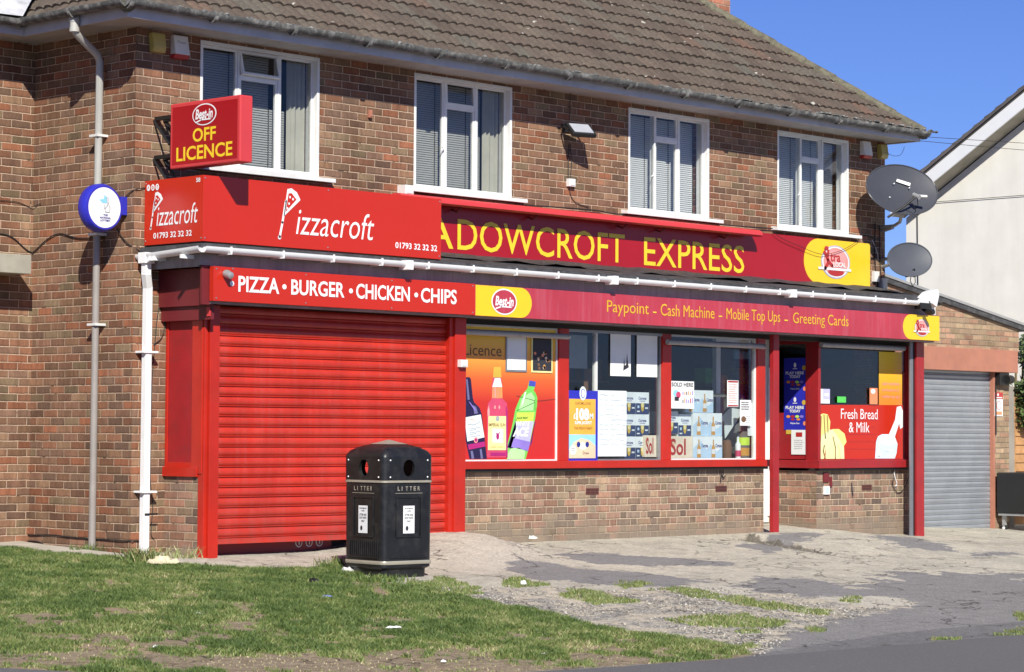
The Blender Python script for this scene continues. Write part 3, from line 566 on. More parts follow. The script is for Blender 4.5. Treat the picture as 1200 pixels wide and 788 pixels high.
def oldg(p0, p1, n_):
    p0, p1 = Vector(p0), Vector(p1); prev = p0
    for i in range(1, n_+1):
        q = p0.lerp(p1, i/n_)+Vector((0, 0, random.uniform(-.008, .006))); halfgutter(g, prev, q, .062, 'old_gutter'); g.cyl(prev.lerp(q, .02)+Vector((0, 0, -.03)), prev.lerp(q, .06)+Vector((0, 0, -.03)), .056, 'old_gutter'); prev = q
oldg((-4.84, .165, 5.045), (7.74, .165, 5.02), 13); oldg((-4.84, 1.80, 5.04), (-4.84, .165, 5.045), 2); oldg((-12.5, 1.76, 5.04), (-4.85, 1.76, 5.04), 4); oldg((7.74, .165, 5.02), (7.74, 8, 5.0), 5)
g.build('gutter', B, smooth=40)
# moss and dirt sitting in the gutter
g = G()
for i in range(420):
    X_ = random.uniform(-4.8, 8); z = 5.04; r = random.uniform(.012, .035)
    g.lathe([(-r*.4, r*.2), (0, r), (r*.5, r*.6), (r*.7, r*.1)], (X_, .165+random.uniform(-.045, .05), z), (0, 0, 1), 'old_gutter', 6)
mo = g.build('gutter_moss', B, smooth=60); mo['kind'] = 'stuff'
g = G()
g.tube([(-4.80, .98, 5.03), (-4.80, .98, 4.88)], .042, 'pipe_pale', 14); g.tube([(-4.80, .98, 4.93), (-4.80, .98, 4.86), (-4.76, .99, 4.82), (-4.46, 1.09, 4.68), (-4.415, 1.11, 4.62), (-4.415, 1.12, 3.35)], .036, 'pipe_pale', 14)
g.tube([(-4.415, 1.12, 3.35), (-4.415, 1.14, .04)], .034, 'pipe_grey', 14)
for z in (4.86, 4.95): g.cyl((-4.80, .98, z-.02), (-4.80, .98, z+.02), .047, 'pipe_pale', n=14)
for z in (3.92, 3.0, 2.16): g.box(-4.46, -4.34, 1.07, 1.08+.12, z, z+.022, 'white_paint')
g.build('downpipe', B, smooth=40)

# ---- upper windows
def upper_window(i, x0, x1, z0, z1, blind, ms, tr):
    y = YW+.06; w = G()
    f = .032
    w.box(x0, x0+f, YW-.004, YW+.17, z0, z1, 'white_paint'); w.box(x1-f, x1, YW-.004, YW+.17, z0, z1, 'white_paint')
    w.box(x0+f, x1-f, YW-.004, YW+.17, z1-f, z1, 'white_paint'); w.box(x0+f, x1-f, YW-.004, YW+.17, z0, z0+f*.7, 'white_paint')
    fr = w.build('window', B, bevel=.003)
    m1, m2 = ms; t = .022; a, b = x0+f, x1-f; zb, zt = z0+f*.7, z1-f
    def leaf(xa, xb, za, zc, M=None):
        q = G(M); q.box(xa, xa+t, y, y+.035, za, zc, 'white_paint'); q.box(xb-t, xb, y, y+.035, za, zc, 'white_paint'); q.box(xa+t, xb-t, y, y+.035, zc-t, zc, 'white_paint'); q.box(xa+t, xb-t, y, y+.035, za, za+t, 'white_paint'); q.build('sash', fr, bevel=.002)
        q = G(M); q.box(xa+t, xb-t, y+.012, y+.017, za+t, zc-t, 'glass_upper'); q.build('pane', fr)
    def rot(h, ax, ang): return Matrix.Translation(h) @ Matrix.Rotation(math.radians(ang), 4, ax) @ Matrix.Translation(-Vector(h))
    c1 = m1+.014; c2 = m2+.014
    leaf(a, m1-.014, zb, zt, rot((a, y, 0), 'Z', -{0: 0, 1: 0, 2: 4, 3: 4}[i]))
    leaf(c1, m2-.014, zb, tr-.012); leaf(c1, m2-.014, tr+.012, zt, rot((0, y, zt), 'X', {0: -14, 1: -3, 2: 0, 3: 0}[i]))
    leaf(c2, b, zb, zt, rot((b, y, 0), 'Z', {0: 0, 1: 0, 2: 0, 3: 3}[i]))
    q = G()
    for mm in (m1, m2): q.box(mm-.011, mm+.011, y-.006, y+.06, zb, zt, 'white_paint')
    q.box(c1, m2-.014, y-.004, y+.06, tr-.014, tr+.014, 'white_paint'); q.build('mullion', fr, bevel=.002)
    s = G(); s.prism([(x0-.12 if i else x0-.02, YW+.02, z0-.045), (x0-.12 if i else x0-.02, YW-.10, z0-.055), (x0-.12 if i else x0-.02, YW-.10, z0-.015), (x0-.12 if i else x0-.02, YW+.02, z0)], (x1-x0+(.27 if i else .16), 0, 0), 'white_paint'); s.build('sill', fr, bevel=.003)
    q = G(); z = zb+.01; yb = YW+.21
    while z < zt-.02:
        for (xa, xb) in ((a+.01, m1), (m1+.012, m2), (m2+.012, b-(.24 if i < 2 else .02))):
            low = i == 0 and xa > m2 and z > zb+.62
            if low: continue
            dz = .0215
            q.add([(xa, yb, z), (xb, yb, z), (xb, yb+.010, z+dz), (xa, yb+.010, z+dz)], [(0, 1, 2, 3)], blind)
        z += .0235
    for (xa, xb) in ((a, m1), (m1, m2), (m2, b)): q.tube([(xa+.28*(xb-xa), yb-.006, zb), (xa+.28*(xb-xa), yb-.006, zt)], .0015, 'white_print', 4)
    q.build('blind', fr, normals=False)
    if i < 2:
        q = G(); pts = []
        for k in range(17): pts.append((b-.25+k*.014, yb-.04+.02*math.sin(k*1.5)))
        vs = [(px_, py_, zb) for px_, py_ in pts]+[(px_, py_, zt) for px_, py_ in pts]
        q.add(vs, [(k, k+1, 18+k, 17+k) for k in range(16)], 'curtain'); q.build('curtain', fr, smooth=60)
    q = G(); hx = m1-.035; hz = zb+.42; q.tube([(hx, y-.01, hz+.02), (hx, y-.03, hz), (hx-.05, y-.035, hz-.03)], .008, 'white_paint'); q.build('handle', fr, smooth=50)
upper_window(0, *WIN[0], 'blind_dark', (-3.07, -2.565), 4.60); upper_window(1, *WIN[1], 'blind_dark', (-.29, .165), 4.60)
upper_window(2, *WIN[2], 'blind_light', (3.07, 3.49), 4.56); upper_window(3, *WIN[3], 'blind_light', (5.81, 6.22), 4.56)

# ---- canopy over the shops
g = G()      # lead covered top, rising to the wall
pr_ = [(-.195, 2.878), (.05, 2.93), (.655, 3.028), (.655, 2.80), (-.195, 2.80)]
g.prism([(-4.185, y, z) for y, z in pr_], (11.66, 0, 0), 'lead'); g.box(-4.27, 7.48, -.23, -.197, 2.835, 2.872, 'lead'); g.box(-4.27, -4.187, -.195, .655, 2.82, 2.872, 'lead'); g.build('canopy_roof', B)
g = G(); pw = []
for i in range(60):      # rumpled flashing against the wall
    X_ = -4.15+i*.195; pw.append((X_, .1+random.uniform(-.04, .04), 2.945+random.uniform(-.012, .03)))
vs = []
for p in pw: vs += [p, (p[0]+random.uniform(-.03, .03), .62, 3.045+random.uniform(0, .02))]
g.add(vs, [(2*i, 2*i+2, 2*i+3, 2*i+1) for i in range(59)], 'lead'); g.build('flashing', B, smooth=40)
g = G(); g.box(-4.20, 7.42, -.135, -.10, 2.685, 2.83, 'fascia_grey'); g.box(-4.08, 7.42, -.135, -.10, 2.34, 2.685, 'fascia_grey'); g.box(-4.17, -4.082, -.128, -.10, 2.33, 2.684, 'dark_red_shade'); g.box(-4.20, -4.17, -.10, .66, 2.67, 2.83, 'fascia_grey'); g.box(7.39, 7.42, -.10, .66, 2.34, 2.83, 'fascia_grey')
g.build('shop_fascia', B)
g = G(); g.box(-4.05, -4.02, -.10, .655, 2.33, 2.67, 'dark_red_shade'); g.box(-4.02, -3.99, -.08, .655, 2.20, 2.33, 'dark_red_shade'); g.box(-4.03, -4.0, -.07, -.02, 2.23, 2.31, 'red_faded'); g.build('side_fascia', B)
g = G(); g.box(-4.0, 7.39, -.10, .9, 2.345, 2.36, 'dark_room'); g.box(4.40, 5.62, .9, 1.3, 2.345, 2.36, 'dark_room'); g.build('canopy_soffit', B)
g = G()
halfgutter(g, (-4.27, -.26, 2.84), (7.06, -.26, 2.83), .055, 'white_gutter'); halfgutter(g, (-4.285, .64, 2.80), (-4.285, -.27, 2.84), .055, 'white_gutter')
for k in range(18):
    X_ = -4.0+k*.62; g.box(X_, X_+.018, -.323, -.314, 2.785, 2.85, 'white_gutter'); g.box(X_, X_+.018, -.32, -.14, 2.778, 2.787, 'white_gutter')
for X_ in (-1.8, 1.2, 4.3): g.box(X_, X_+.07, -.33, -.2, 2.76, 2.85, 'white_gutter')
for y_ in (.42, .36, -.05): g.box(-4.35, -4.2, y_, y_+.02, 2.74, 2.775, 'white_gutter')
g.build('gutter', B, smooth=40)
def sqpipe(g, pts, w, m):
    for a, b in zip(pts[:-1], pts[1:]):
        a, b = Vector(a), Vector(b); d = (b-a).normalized(); s = d.cross(Vector((0, 1, 0))).normalized()*(w/2); t = d.cross(s).normalized()*(w/2)
        a = a-d*w*.18; b = b+d*w*.18
        g.add([a+s+t, a-s+t, a-s-t, a+s-t, b+s+t, b-s+t, b-s-t, b+s-t], [(0, 1, 2, 3), (7, 6, 5, 4), (0, 4, 5, 1), (1, 5, 6, 2), (2, 6, 7, 3), (3, 7, 4, 0)], m)
g = G(); sqpipe(g, [(-4.285, .54, 2.77), (-4.285, .54, 2.62), (-4.24, .575, 2.50), (-4.24, .585, .06)], .066, 'white_gutter')
sqpipe(g, [(-4.285, .54, 2.80), (-4.285, .54, 2.74)], .11, 'white_gutter')
for z in (.62, 1.9): g.box(-4.31, -4.14, .53, .66, z, z+.02, 'white_gutter')
g.box(-4.27, -4.12, .535, .545, .42, .435, 'black'); g.build('downpipe', B, bevel=.003)

# ---- takeaway shutter unit
g = G()
def post(x0, x1, y0, y1, z0, z1, m='red_gloss', nm='post', lab=None):
    q = G(); q.box(x0, x1, y0, y1, z0, z1, m); o = q.build(nm, B, bevel=.004); 
    return o
post(-3.925, -3.815, .045, .16, -.05, 2.34); post(-.86, -.806, .045, .16, .12, 2.34, 'red_gloss'); post(-.806, -.65, .02, .25, .12, 2.34)
post(-3.965, -3.927, .075, .16, -.03, 2.33)
q = G(); z = .205; vs = []; prof = []
while z < 2.34:
    for dz, dy in ((0, .003), (.006, -.012), (.011, -.013), (.015, .003), (.026, -.011), (.045, -.015), (.066, -.014), (.080, -.008), (.0895, .003)): prof.append((z+dz, dy))
    z += .093
for x_ in (-3.815, -.86): vs += [(x_, .115+dy, z_) for z_, dy in prof]
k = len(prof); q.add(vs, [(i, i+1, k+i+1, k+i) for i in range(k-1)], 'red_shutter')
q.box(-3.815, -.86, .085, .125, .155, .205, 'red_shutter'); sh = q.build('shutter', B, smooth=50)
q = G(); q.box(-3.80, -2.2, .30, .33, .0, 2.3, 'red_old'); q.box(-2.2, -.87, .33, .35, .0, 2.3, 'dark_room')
for k in range(3): 
    c = (-2.62+k*.13, .298, .13); d = D(q, c, XR, ZU); d.disc(0, 0, .045, .045, 'white_print', 0, 20); d.disc(0, 0, .034, .034, 'red_old', 1, 20); d.line([(0, -.02), (0, .02)], .012, 'white_print', 2)
q.build('shop_door', B)
# side bay panel
q = G(); q.box(-3.95, -3.92, .10, .655, .80, 2.31, 'red_old'); 
q.box(-3.962, -3.95, .62, .655, .80, 2.31, 'red_gloss'); q.box(-3.975, -3.95, .10, .25, .80, 2.31, 'red_gloss'); q.box(-3.985, -3.93, .16, .66, .77, .86, 'red_gloss'); q.box(-3.962, -3.95, .25, .62, .86, .90, 'red_gloss'); q.build('side_panel', B, bevel=.003)
g = G(); g.box(-3.955, -3.80, .16, .659, -.2, .77, 'brick_x', 'brick_flemish_side'); g.build('side_plinth', B, normals=False)
# ---- shop walls below the windows
g = G(); g.box(-.70, 4.51, .262, .36, -.2, .79, 'brick_flemish', 'brick_flemish_side'); g.box(5.535, 7.505, .262, .36, -.2, .755, 'brick_flemish', 'brick_flemish_side'); g.box(5.535, 5.62, .36, 1.35, -.2, .755, 'brick_flemish', 'brick_flemish_side'); g.box(4.42, 4.51, .36, 1.35, -.2, .79, 'brick_flemish', 'brick_flemish_side')
g.build('plinth_wall', B, normals=False)
for (X_, z) in ((1.42, .53), (3.62, .53), (6.45, .51)):
    g = G(); g.box(X_, X_+.205, .256, .27, z, z+.068, 'air_brick')
    for k in range(9): g.box(X_+.012+k*.021, X_+.02+k*.021, .253, .257, z+.008, z+.03, 'black'); g.box(X_+.012+k*.021, X_+.02+k*.021, .253, .257, z+.037, z+.06, 'black')
    g.build('air_brick', B)
# ---- shop windows
def shop_window(x0, x1, z0, z1, y=.26, frame='alu', mull=(), fw_=.02):
    w = G(); w.box(x0, x0+fw_, y, y+.05, z0, z1, frame); w.box(x1-fw_, x1, y, y+.05, z0, z1, frame); w.box(x0+fw_, x1-fw_, y, y+.05, z1-fw_, z1, frame); w.box(x0+fw_, x1-fw_, y, y+.05, z0, z0+fw_*.8, frame)
    for mm in mull: w.box(mm-.012, mm+.012, y-.005, y+.05, z0, z1, 'white_paint')
    o = w.build('shop_window', B, bevel=.002); q = G(); q.box(x0+fw_, x1-fw_, y+.02, y+.026, z0+fw_*.8, z1-fw_, 'glass'); q.build('pane', o); return o
W1 = shop_window(-.66, .965, .895, 2.30, frame='white_paint'); W2 = shop_window(1.118, 2.66, .895, 2.30, frame='alu', mull=(1.585,)); W3 = shop_window(2.81, 4.363, .895, 2.30, frame='white_paint'); W4 = shop_window(5.585, 7.42, .88, 2.30, frame='red_old')
for a, b in ((.965, 1.118), (2.66, 2.81), (4.363, 4.51)): post(a, b, .235, .34, .895, 2.34, 'red_gloss', 'window_post')
post(5.37+.165, 5.585+.0, .235, .40, .85, 2.34, 'red_old', 'window_post'); post(7.42, 7.52, .24, .34, .85, 2.34, 'red_old', 'window_post')
q = G(); q.box(-.66, 4.53, .175, .36, .815, .895, 'red_gloss'); q.box(-.66, 4.52, .20, .262, .785, .815, 'black'); q.build('window_sill', B, bevel=.006)  # the black strip under the sill paints its shadow gap
q = G(); q.box(5.48, 7.50, .175, .36, .785, .88, 'red_old'); q.box(5.48, 5.60, .36, .93, .785, .88, 'red_old'); q.box(5.50, 7.45, .20, .262, .755, .785, 'black'); q.build('window_sill', B, bevel=.006)  # black strip again painted in for the shadow below this sill
post(4.40, 4.505, .03, .09, .05, 2.35, 'red_old'); post(7.29, 7.455, .03, .13, -.12, 2.35, 'red_old'); post(7.20, 7.262, .06, .085, -.12, 2.35, 'grey_guide', 'shutter_guide')
q = G(); q.box(7.262, 7.289, .06, .12, -.12, 2.35, 'black'); q.build('guide_dark_gap', B)  # solid black strip stands in for the dark gap beside the post
for a, b, zz in ((-.64, 1.02, 2.212), (2.65, 4.39, 2.207), (5.49, 7.2, 2.262)):
    q = G(); q.cyl((a, .16, zz), (b, .16, zz), .031, 'tube_grey', n=14); q.cyl((b-.01, .16, zz), (b+.015, .16, zz), .024, 'white_paint'); q.build('shutter_tube', B, smooth=40)
q = G(); q.box(-.66, 7.4, .20, .36, 2.30, 2.35, 'dark_room'); q.box(1.118, 2.66, .24, .262, 2.27, 2.30, 'alu'); q.build('head_rail', B)
# entrance recess
q = G(); q.box(5.545, 5.57, .42, .93, .88, 2.34, 'dark_room'); q.build('reveal_core', B) if False else None
w = G(); w.box(5.54, 5.60, .40, .43, .88, 2.34, 'red_old'); w.box(5.54, 5.60, .90, .95, .05, 2.34, 'white_paint'); w.box(5.54, 5.60, .43, .90, 2.28, 2.34, 'red_old'); SW = w.build('side_window', B, bevel=.002); q = G(); q.box(5.56, 5.566, .43, .90, .88, 2.28, 'glass'); q.build('pane', SW)
w = G(); w.box(4.52, 4.60, .98, 1.04, .12, 2.34, 'white_paint'); w.box(5.46, 5.54, .98, 1.04, .12, 2.34, 'white_paint'); w.box(4.60, 5.46, .98, 1.04, 2.26, 2.34, 'white_paint'); w.box(4.60, 5.46, .98, 1.03, .12, .8, 'white_paint'); DR = w.build('shop_door', B, bevel=.002); q = G(); q.box(4.60, 5.46, 1.0, 1.006, .8, 2.26, 'glass'); q.build('pane', DR)
q = G(); q.tube([(4.66, .95, .95), (4.66, .95, 1.5)], .012, 'alu'); q.build('handle', DR)
w = G(); w.box(5.5, 5.53, .955, .975, .2, 2.0, 'white_gutter'); w.build('door_trim', B)

# ---- things stuck on or standing in the windows -------------------------------------------------
# off licence print (covers the first pane)
V = G(); d = D(V, (0, .277, 0), XR, ZU, .0016)
d.rect(-.64, .945, .912, 2.28, 'offlicence_print')
d.text('Off Licence', at(588, 418, Y=.27).x-.86, at(588, 418, Y=.27).z, .86, .12, 'brown_card', 1)
# wine bottle (tilted), pink bottle, green bottle : real picture places on the pane plane
def q2(px, py): p = at(px, py, Y=.27); return (p.x, p.z)
def pp_(pts): return [q2(*p) for p in pts]
k = 649/140.
def z4(x, y): return q2(530+x/k, 380+y/k)
d.poly([z4(*p) for p in [(62, 290), (95, 288), (103, 300), (113, 400), (120, 425), (150, 455), (162, 490), (190, 733), (95, 733), (68, 600), (62, 470)]], 'wine', 1)
d.poly([z4(*p) for p in [(62, 292), (96, 290), (104, 400), (112, 415), (78, 420), (62, 415)]], 'wine', 2)
d.poly([z4(*p) for p in [(75, 300), (84, 300), (95, 410), (84, 412)]], 'wine_hi', 3); d.poly([z4(*p) for p in [(112, 440), (130, 450), (140, 485), (120, 488)]], 'wine_hi', 3)
d.poly([z4(*p) for p in [(66, 508), (155, 491), (175, 615), (82, 638)]], 'paper_blue', 3); d.poly([z4(*p) for p in [(84, 655), (176, 638), (180, 665), (90, 683)]], 'magenta', 3); d.disc(*z4(128, 630), .03, .03, 'pink_light', 4, 14); d.disc(*z4(128, 630), .018, .018, 'magenta', 5, 12)
d.line([z4(85, 545), z4(120, 548), z4(150, 530)], .006, 'ink_grey', 4); d.line([z4(95, 520), z4(112, 515), z4(120, 530)], .005, 'amber', 4)
d.poly([z4(*p) for p in [(100, 690), (112, 688), (120, 730), (106, 732)]], 'wine_hi', 2); d.poly([z4(*p) for p in [(150, 680), (160, 678), (168, 730), (156, 732)]], 'wine_hi', 2)
d.poly([z4(*p) for p in [(226, 235), (264, 235), (268, 290), (272, 340), (274, 405), (298, 430), (302, 470), (302, 725), (190, 725), (190, 470), (196, 430), (216, 405), (216, 340), (222, 290)]], 'pink', 1)
d.poly([z4(*p) for p in [(226, 233), (264, 233), (268, 290), (222, 290)]], 'gold', 2); d.poly([z4(*p) for p in [(232, 293), (262, 293), (272, 342), (218, 342)]], 'paper', 2); d.poly([z4(*p) for p in [(218, 343), (272, 343), (274, 403), (216, 403)]], 'coral', 2)
d.poly([z4(*p) for p in [(230, 345), (236, 345), (236, 400), (230, 400)]], 'pink_light', 3); d.poly([z4(*p) for p in [(196, 500), (298, 500), (300, 685), (194, 685)]], 'cream', 3); d.poly([z4(*p) for p in [(218, 568), (276, 570), (276, 645), (218, 643)]], 'paper', 4)
d.text('IMPERIAL SUN', z4(198, 556)[0], z4(198, 556)[1], .245, .034, 'banana_dark', 4, .02); d.disc(*z4(246, 514), .028, .028, 'ink_grey', 4, 12); d.disc(*z4(246, 610), .022, .035, 'magenta', 5, 12)
d.line([z4(236, 590), z4(246, 605), z4(256, 588)], .008, 'magenta', 6); d.text('vodka liqueur', z4(204, 674)[0], z4(204, 674)[1], .22, .022, 'gold', 4); d.poly([z4(*p) for p in [(208, 698), (290, 698), (290, 715), (208, 715)]], 'magenta', 3)
d.disc(*z4(232, 452), .013, .02, 'pink_light', 3, 10); d.disc(*z4(256, 452), .013, .02, 'pink_light', 3, 10)
d.poly([z4(*p) for p in [(420, 308), (452, 314), (450, 342), (444, 360), (462, 400), (460, 450), (452, 510), (418, 670), (400, 733), (298, 733), (300, 660), (325, 560), (345, 460), (372, 395), (410, 350)]], 'green_bottle', 1)
d.poly([z4(*p) for p in [(420, 306), (455, 313), (452, 340), (416, 336)]], 'cap_blue', 2); d.poly([z4(*p) for p in [(380, 400), (430, 370), (450, 400), (440, 470), (360, 470)]], 'green_light', 2)
d.poly([z4(*p) for p in [(352, 480), (448, 478), (440, 528), (346, 530)]], 'lime', 2); d.poly([z4(*p) for p in [(346, 532), (444, 528), (412, 688), (308, 668)]], 'violet_light', 2); d.poly([z4(*p) for p in [(350, 510), (300, 670), (330, 680), (345, 600)]], 'wine', 2); d.poly([z4(*p) for p in [(335, 620), (425, 640), (412, 690), (320, 668)]], 'violet', 3)
ux = Vector((1, 0, .04)); V.text('BLACK FRIDAY', d.p(z4(352, 516)[0], z4(352, 516)[1], 4), (1, 0, .02), (0, 0, 1), .17, .022, 'ink', .02, .25)
V.text('WHITE', d.p(z4(344, 556)[0], z4(344, 556)[1], 4), (1, 0, .0), (0, 0, 1), .22, .055, 'white_print', .03, .25); V.text('ACE', d.p(z4(328, 612)[0], z4(328, 612)[1], 4), (1, 0, .0), (0, 0, 1), .25, .10, 'white_print', .05, .25)
d.poly([z4(*p) for p in [(304, 700), (320, 676), (360, 672), (398, 690), (390, 733), (300, 733)]], 'green_light', 3); d.line([z4(350, 390), z4(400, 402), z4(462, 420)], .004, 'ink', 4); d.line([z4(352, 470), z4(462, 418), z4(560, 408)], .004, 'ink', 4)
for pts_, m_ in (([(292, 440), (301, 475), (301, 724), (292, 724)], 'magenta'), ([(191, 470), (198, 440), (203, 470), (203, 500), (192, 500)], 'pink_light'), ([(240, 294), (246, 294), (246, 341), (238, 341)], 'ice_pale'), ([(262, 345), (268, 345), (268, 402), (262, 402)], 'amber')): d.poly([z4(*p) for p in pts_], m_, 4)
for pts_, m_ in (([(448, 365), (461, 400), (459, 450), (450, 470), (448, 420)], 'green_bottle'), ([(392, 372), (402, 366), (384, 430), (374, 450)], 'paper'), ([(432, 640), (448, 530), (452, 530), (420, 670)], 'navy'), ([(88, 420), (96, 425), (130, 470), (120, 470)], 'violet')): d.poly([z4(*p) for p in pts_], m_, 5)
for i_ in range(5): d.line([z4(90, 570+i_*11), z4(150-(i_ % 2)*20, 560+i_*11)], .003, 'ink_grey', 5)
V.build('window_print', W1, normals=False)
def sheet(name, label, cat, x0, x1, z0, z1, y, m='paper', fr=None, draw=None, parent=None, group=None, depth=.004):
    g = G(); g.box(x0, x1, y-depth, y, z0, z1, fr or m)
    dd = D(g, (x0, y-depth, z0), XR, ZU, .0012)
    if fr: dd.rect(.02, x1-x0-.02, .02, z1-z0-.02, m, 0)
    if draw: draw(dd, x1-x0, z1-z0)
    o = g.build(name, normals=False, origin=((x0+x1)/2, y, z0)); return tag(o, label, cat, group)
def QX(px, py, y=.25): p = at(px, py, Y=y); return p.x, p.z
def rectpx(x0, y0, x1, y1, y=.25):
    a = QX(x0, y1, y); b = QX(x1, y0, y); c = QX(x0, y0, y); dd = QX(x1, y1, y); return a[0], b[0], (a[1]+dd[1])/2, (b[1]+c[1])/2
def lines(n_, m='ink_grey', x0=.1, x1=.9, top=.9, bot=.1, h=.35, seed=1):
    def f(dd, w, hh):
        r = random.Random(seed)
        for i in range(n_):
            v = hh*(top-(top-bot)*(i+.5)/n_); t = hh*(top-bot)/n_*h; u = w*x0; e = w*(x1-r.uniform(0, .25)*(x1-x0))
            while u < e:
                l = r.uniform(.04, .13)*w; dd.rect(u, min(u+l, e), v-t/2, v+t/2, m, 1); u += l+.03*w
    return f
sheet('notice', 'blank white framed notice at the top of the drinks window', 'notice', *rectpx(594, 393, 619, 436), .27, 'paper', 'alu')
def photo(dd, w, h):
    dd.rect(.02, w-.02, .02, h-.02, 'ink', 1); r = random.Random(3)
    for i in range(16): dd.disc(r.uniform(.05, w-.05), r.uniform(.04, h*.6), .02, .018, random.choice(['brown_card', 'amber', 'sand_print', 'coral']), 2, 8)
sheet('notice', 'dark framed picture at the top right corner of the drinks window', 'picture', *rectpx(624, 394, 649, 437), .27, 'ink', 'cream', photo)
# second window
def euro(dd, w, h):
    dd.rect(.03, w-.04, .035, h-.09, 'euro_orange', 1); dd.rect(.03, w-.04, .035, h*.38, 'sky_print', 2)
    dd.poly([(.03, .035), (w-.04, .035), (w-.04, h*.22), (w*.72, h*.30), (w*.45, h*.33), (w*.2, h*.27), (.03, h*.16)], 'sand_print', 3)
    dd.text('EUROMILLIONS', w*.26, h*.80, w*.5, .03, 'banana_dark', 2, .02); dd.text('£', w*.2, h*.60, w*.07, .06, 'white_print', 3, .03); dd.text('108', w*.28, h*.58, w*.42, .13, 'white_print', 3, .06); dd.text('M', w*.72, h*.60, w*.12, .06, 'white_print', 3, .04)
    dd.text('SUPER JACKPOT', w*.24, h*.51, w*.55, .045, 'white_print', 3, .04); dd.text('THIS FRIDAY NIGHT', w*.22, h*.45, w*.6, .028, 'banana_dark', 3, .02)
    dd.disc(w*.5, h*.22, w*.14, h*.05, 'paper', 4); dd.disc(w*.36, h*.24, w*.06, h*.04, 'navy', 5, 12); dd.disc(w*.64, h*.24, w*.06, h*.04, 'navy', 5, 12); dd.disc(w*.18, h*.16, w*.11, h*.07, 'paper', 5); 
    for k in range(3): dd.rect(w*.12, w*.24, h*(.13+.025*k), h*(.135+.025*k), 'ink', 6)
    dd.text('Draw', w*.5, h*.10, w*.2, .03, 'ink', 5); dd.disc(w*.5, h-.03, .055, .075, 'paper_blue', 3); dd.disc(w*.5, h-.03, .035, .05, 'lottery_blue', 4, 16); dd.disc(w*.5, h-.03, .027, .042, 'paper', 5, 16)
a = rectpx(663.5, 458, 700, 541); sheet('lottery_poster', 'blue edged orange jackpot poster low in the second shop window', 'poster', *a, .245, 'lottery_blue', None, euro)
def hand(dd, w, h):
    r = random.Random(5)
    for i in range(11):
        v = h*(.93-.075*i)
        for j in range(5):
            u0 = w*(.06+.19*j)
            if r.random() < .85: dd.line([(u0+k_*.012, v+r.uniform(-.012, .012)) for k_ in range(r.randint(4, 9))], .0035, 'ink_grey', 1)
sheet('notice', 'large pale hand written price list beside the blue edged poster', 'notice', *rectpx(701, 458, 735, 535), .262, 'paper_blue', None, hand)
for nm, lab, bx in (('notice', 'left white card hung high in the second shop window, with a dark bird shape', (715, 392, 739, 441)), ('notice', 'right white card hung high in the second shop window', (746, 393, 770, 442))):
    def dr(dd, w, h, L=lab):
        if 'bird' in L: dd.poly([(w*.62, h*.13), (w*.9, h*.22), (w*.86, h*.3), (w*.8, h*.56), (w*.78, h*.3), (w*.7, h*.25), (w*.66, h*.45), (w*.64, h*.25)], 'ink', 1)
    sheet(nm, lab, 'notice', *rectpx(*bx, y=.272), .272, 'paper', None, dr)
sheet('notice', 'white card coloured grey for the shade in the top left of the second shop window', 'notice', *rectpx(667, 393, 688, 432, .45), .45, 'ink_grey')  # white card in a grey tone, its shade put into the colour
sheet('card_panel', 'brown card panel behind the blue edged jackpot poster', 'card', *rectpx(684, 432, 699, 462, .5), .5, 'brown_card')
# beer cases
def case(name, label, X_, z, w, h, kind, y=.36, group=None):
    g = G(); dpt = .26; g.box(X_, X_+w, y, y+dpt, z, z+h, 'ice_pale' if kind != 'sol' else 'sand_pale'); dd = D(g, (X_, y, z), XR, ZU, .0012)
    if kind == 'corona':
        dd.rect(0, w, 0, h*.5, 'corona_blue', 0); dd.poly([(w*.36, h*.5), (w*.64, h*.5), (w*.6, h*.2), (w*.5, h*.1), (w*.4, h*.2)], 'gold', 1); dd.disc(w*.5, h*.4, w*.1, h*.1, 'cream', 2, 12)
        dd.rect(w*.08, w*.3, h*.1, h*.16, 'paper_blue', 1); dd.rect(w*.7, w*.92, h*.25, h*.32, 'paper_blue', 1); dd.rect(w*.12, w*.26, h*.28, h*.4, 'ice_blue', 1); dd.text('Corona', w*.2, h*.66, w*.6, h*.14, 'navy', 1, .02); dd.rect(w*.3, w*.7, h*.59, h*.61, 'navy', 1)
    elif kind == 'cube':
        dd.poly([(0, 0), (w, 0), (w, h*.5), (w*.8, h*.3), (w*.6, h*.65), (w*.45, h*.4), (w*.25, h*.8), (0, h*.45)], 'ice_blue', 0)
        for k in (.12, .62): dd.poly([(w*k, .01), (w*(k+.14), .01), (w*(k+.13), h*.5), (w*(k+.09), h*.62), (w*(k+.09), h*.85), (w*(k+.05), h*.85), (w*(k+.05), h*.62), (w*(k+.01), h*.5)], 'amber', 1); dd.rect(w*(k+.01), w*(k+.13), h*.2, h*.42, 'paper', 2)
        for k in (.28, .76): dd.text('Corona', w*k, h*.5, w*.22, h*.16, 'navy', 2, .02)
    else: dd.text('Sol', w*.12, h*.14, w*.62, h*.75, 'alarm_red', 1, .02); dd.disc(w*.2, h*.7, w*.15, h*.2, 'sand_print', 0)
    return tag(g.build(name, normals=False), label, 'box', group)
ordn = ['bottom', 'middle', 'top']
for r_ in range(3):
    for c_, side in enumerate(('left', 'right')):
        case('beer_case', f'{ordn[r_]} {side} beer case of the six stacked beside the hand written list', 2.10+c_*.225, .912+r_*.245, .222, .243, 'corona', .34, 'beer cases stacked beside the price list')
case('beer_case', 'cream beer case with red lettering in the right corner of the second window', 2.44, .93, .20, .24, 'sol', .31)
a = rectpx(786.5, 447, 814, 479)
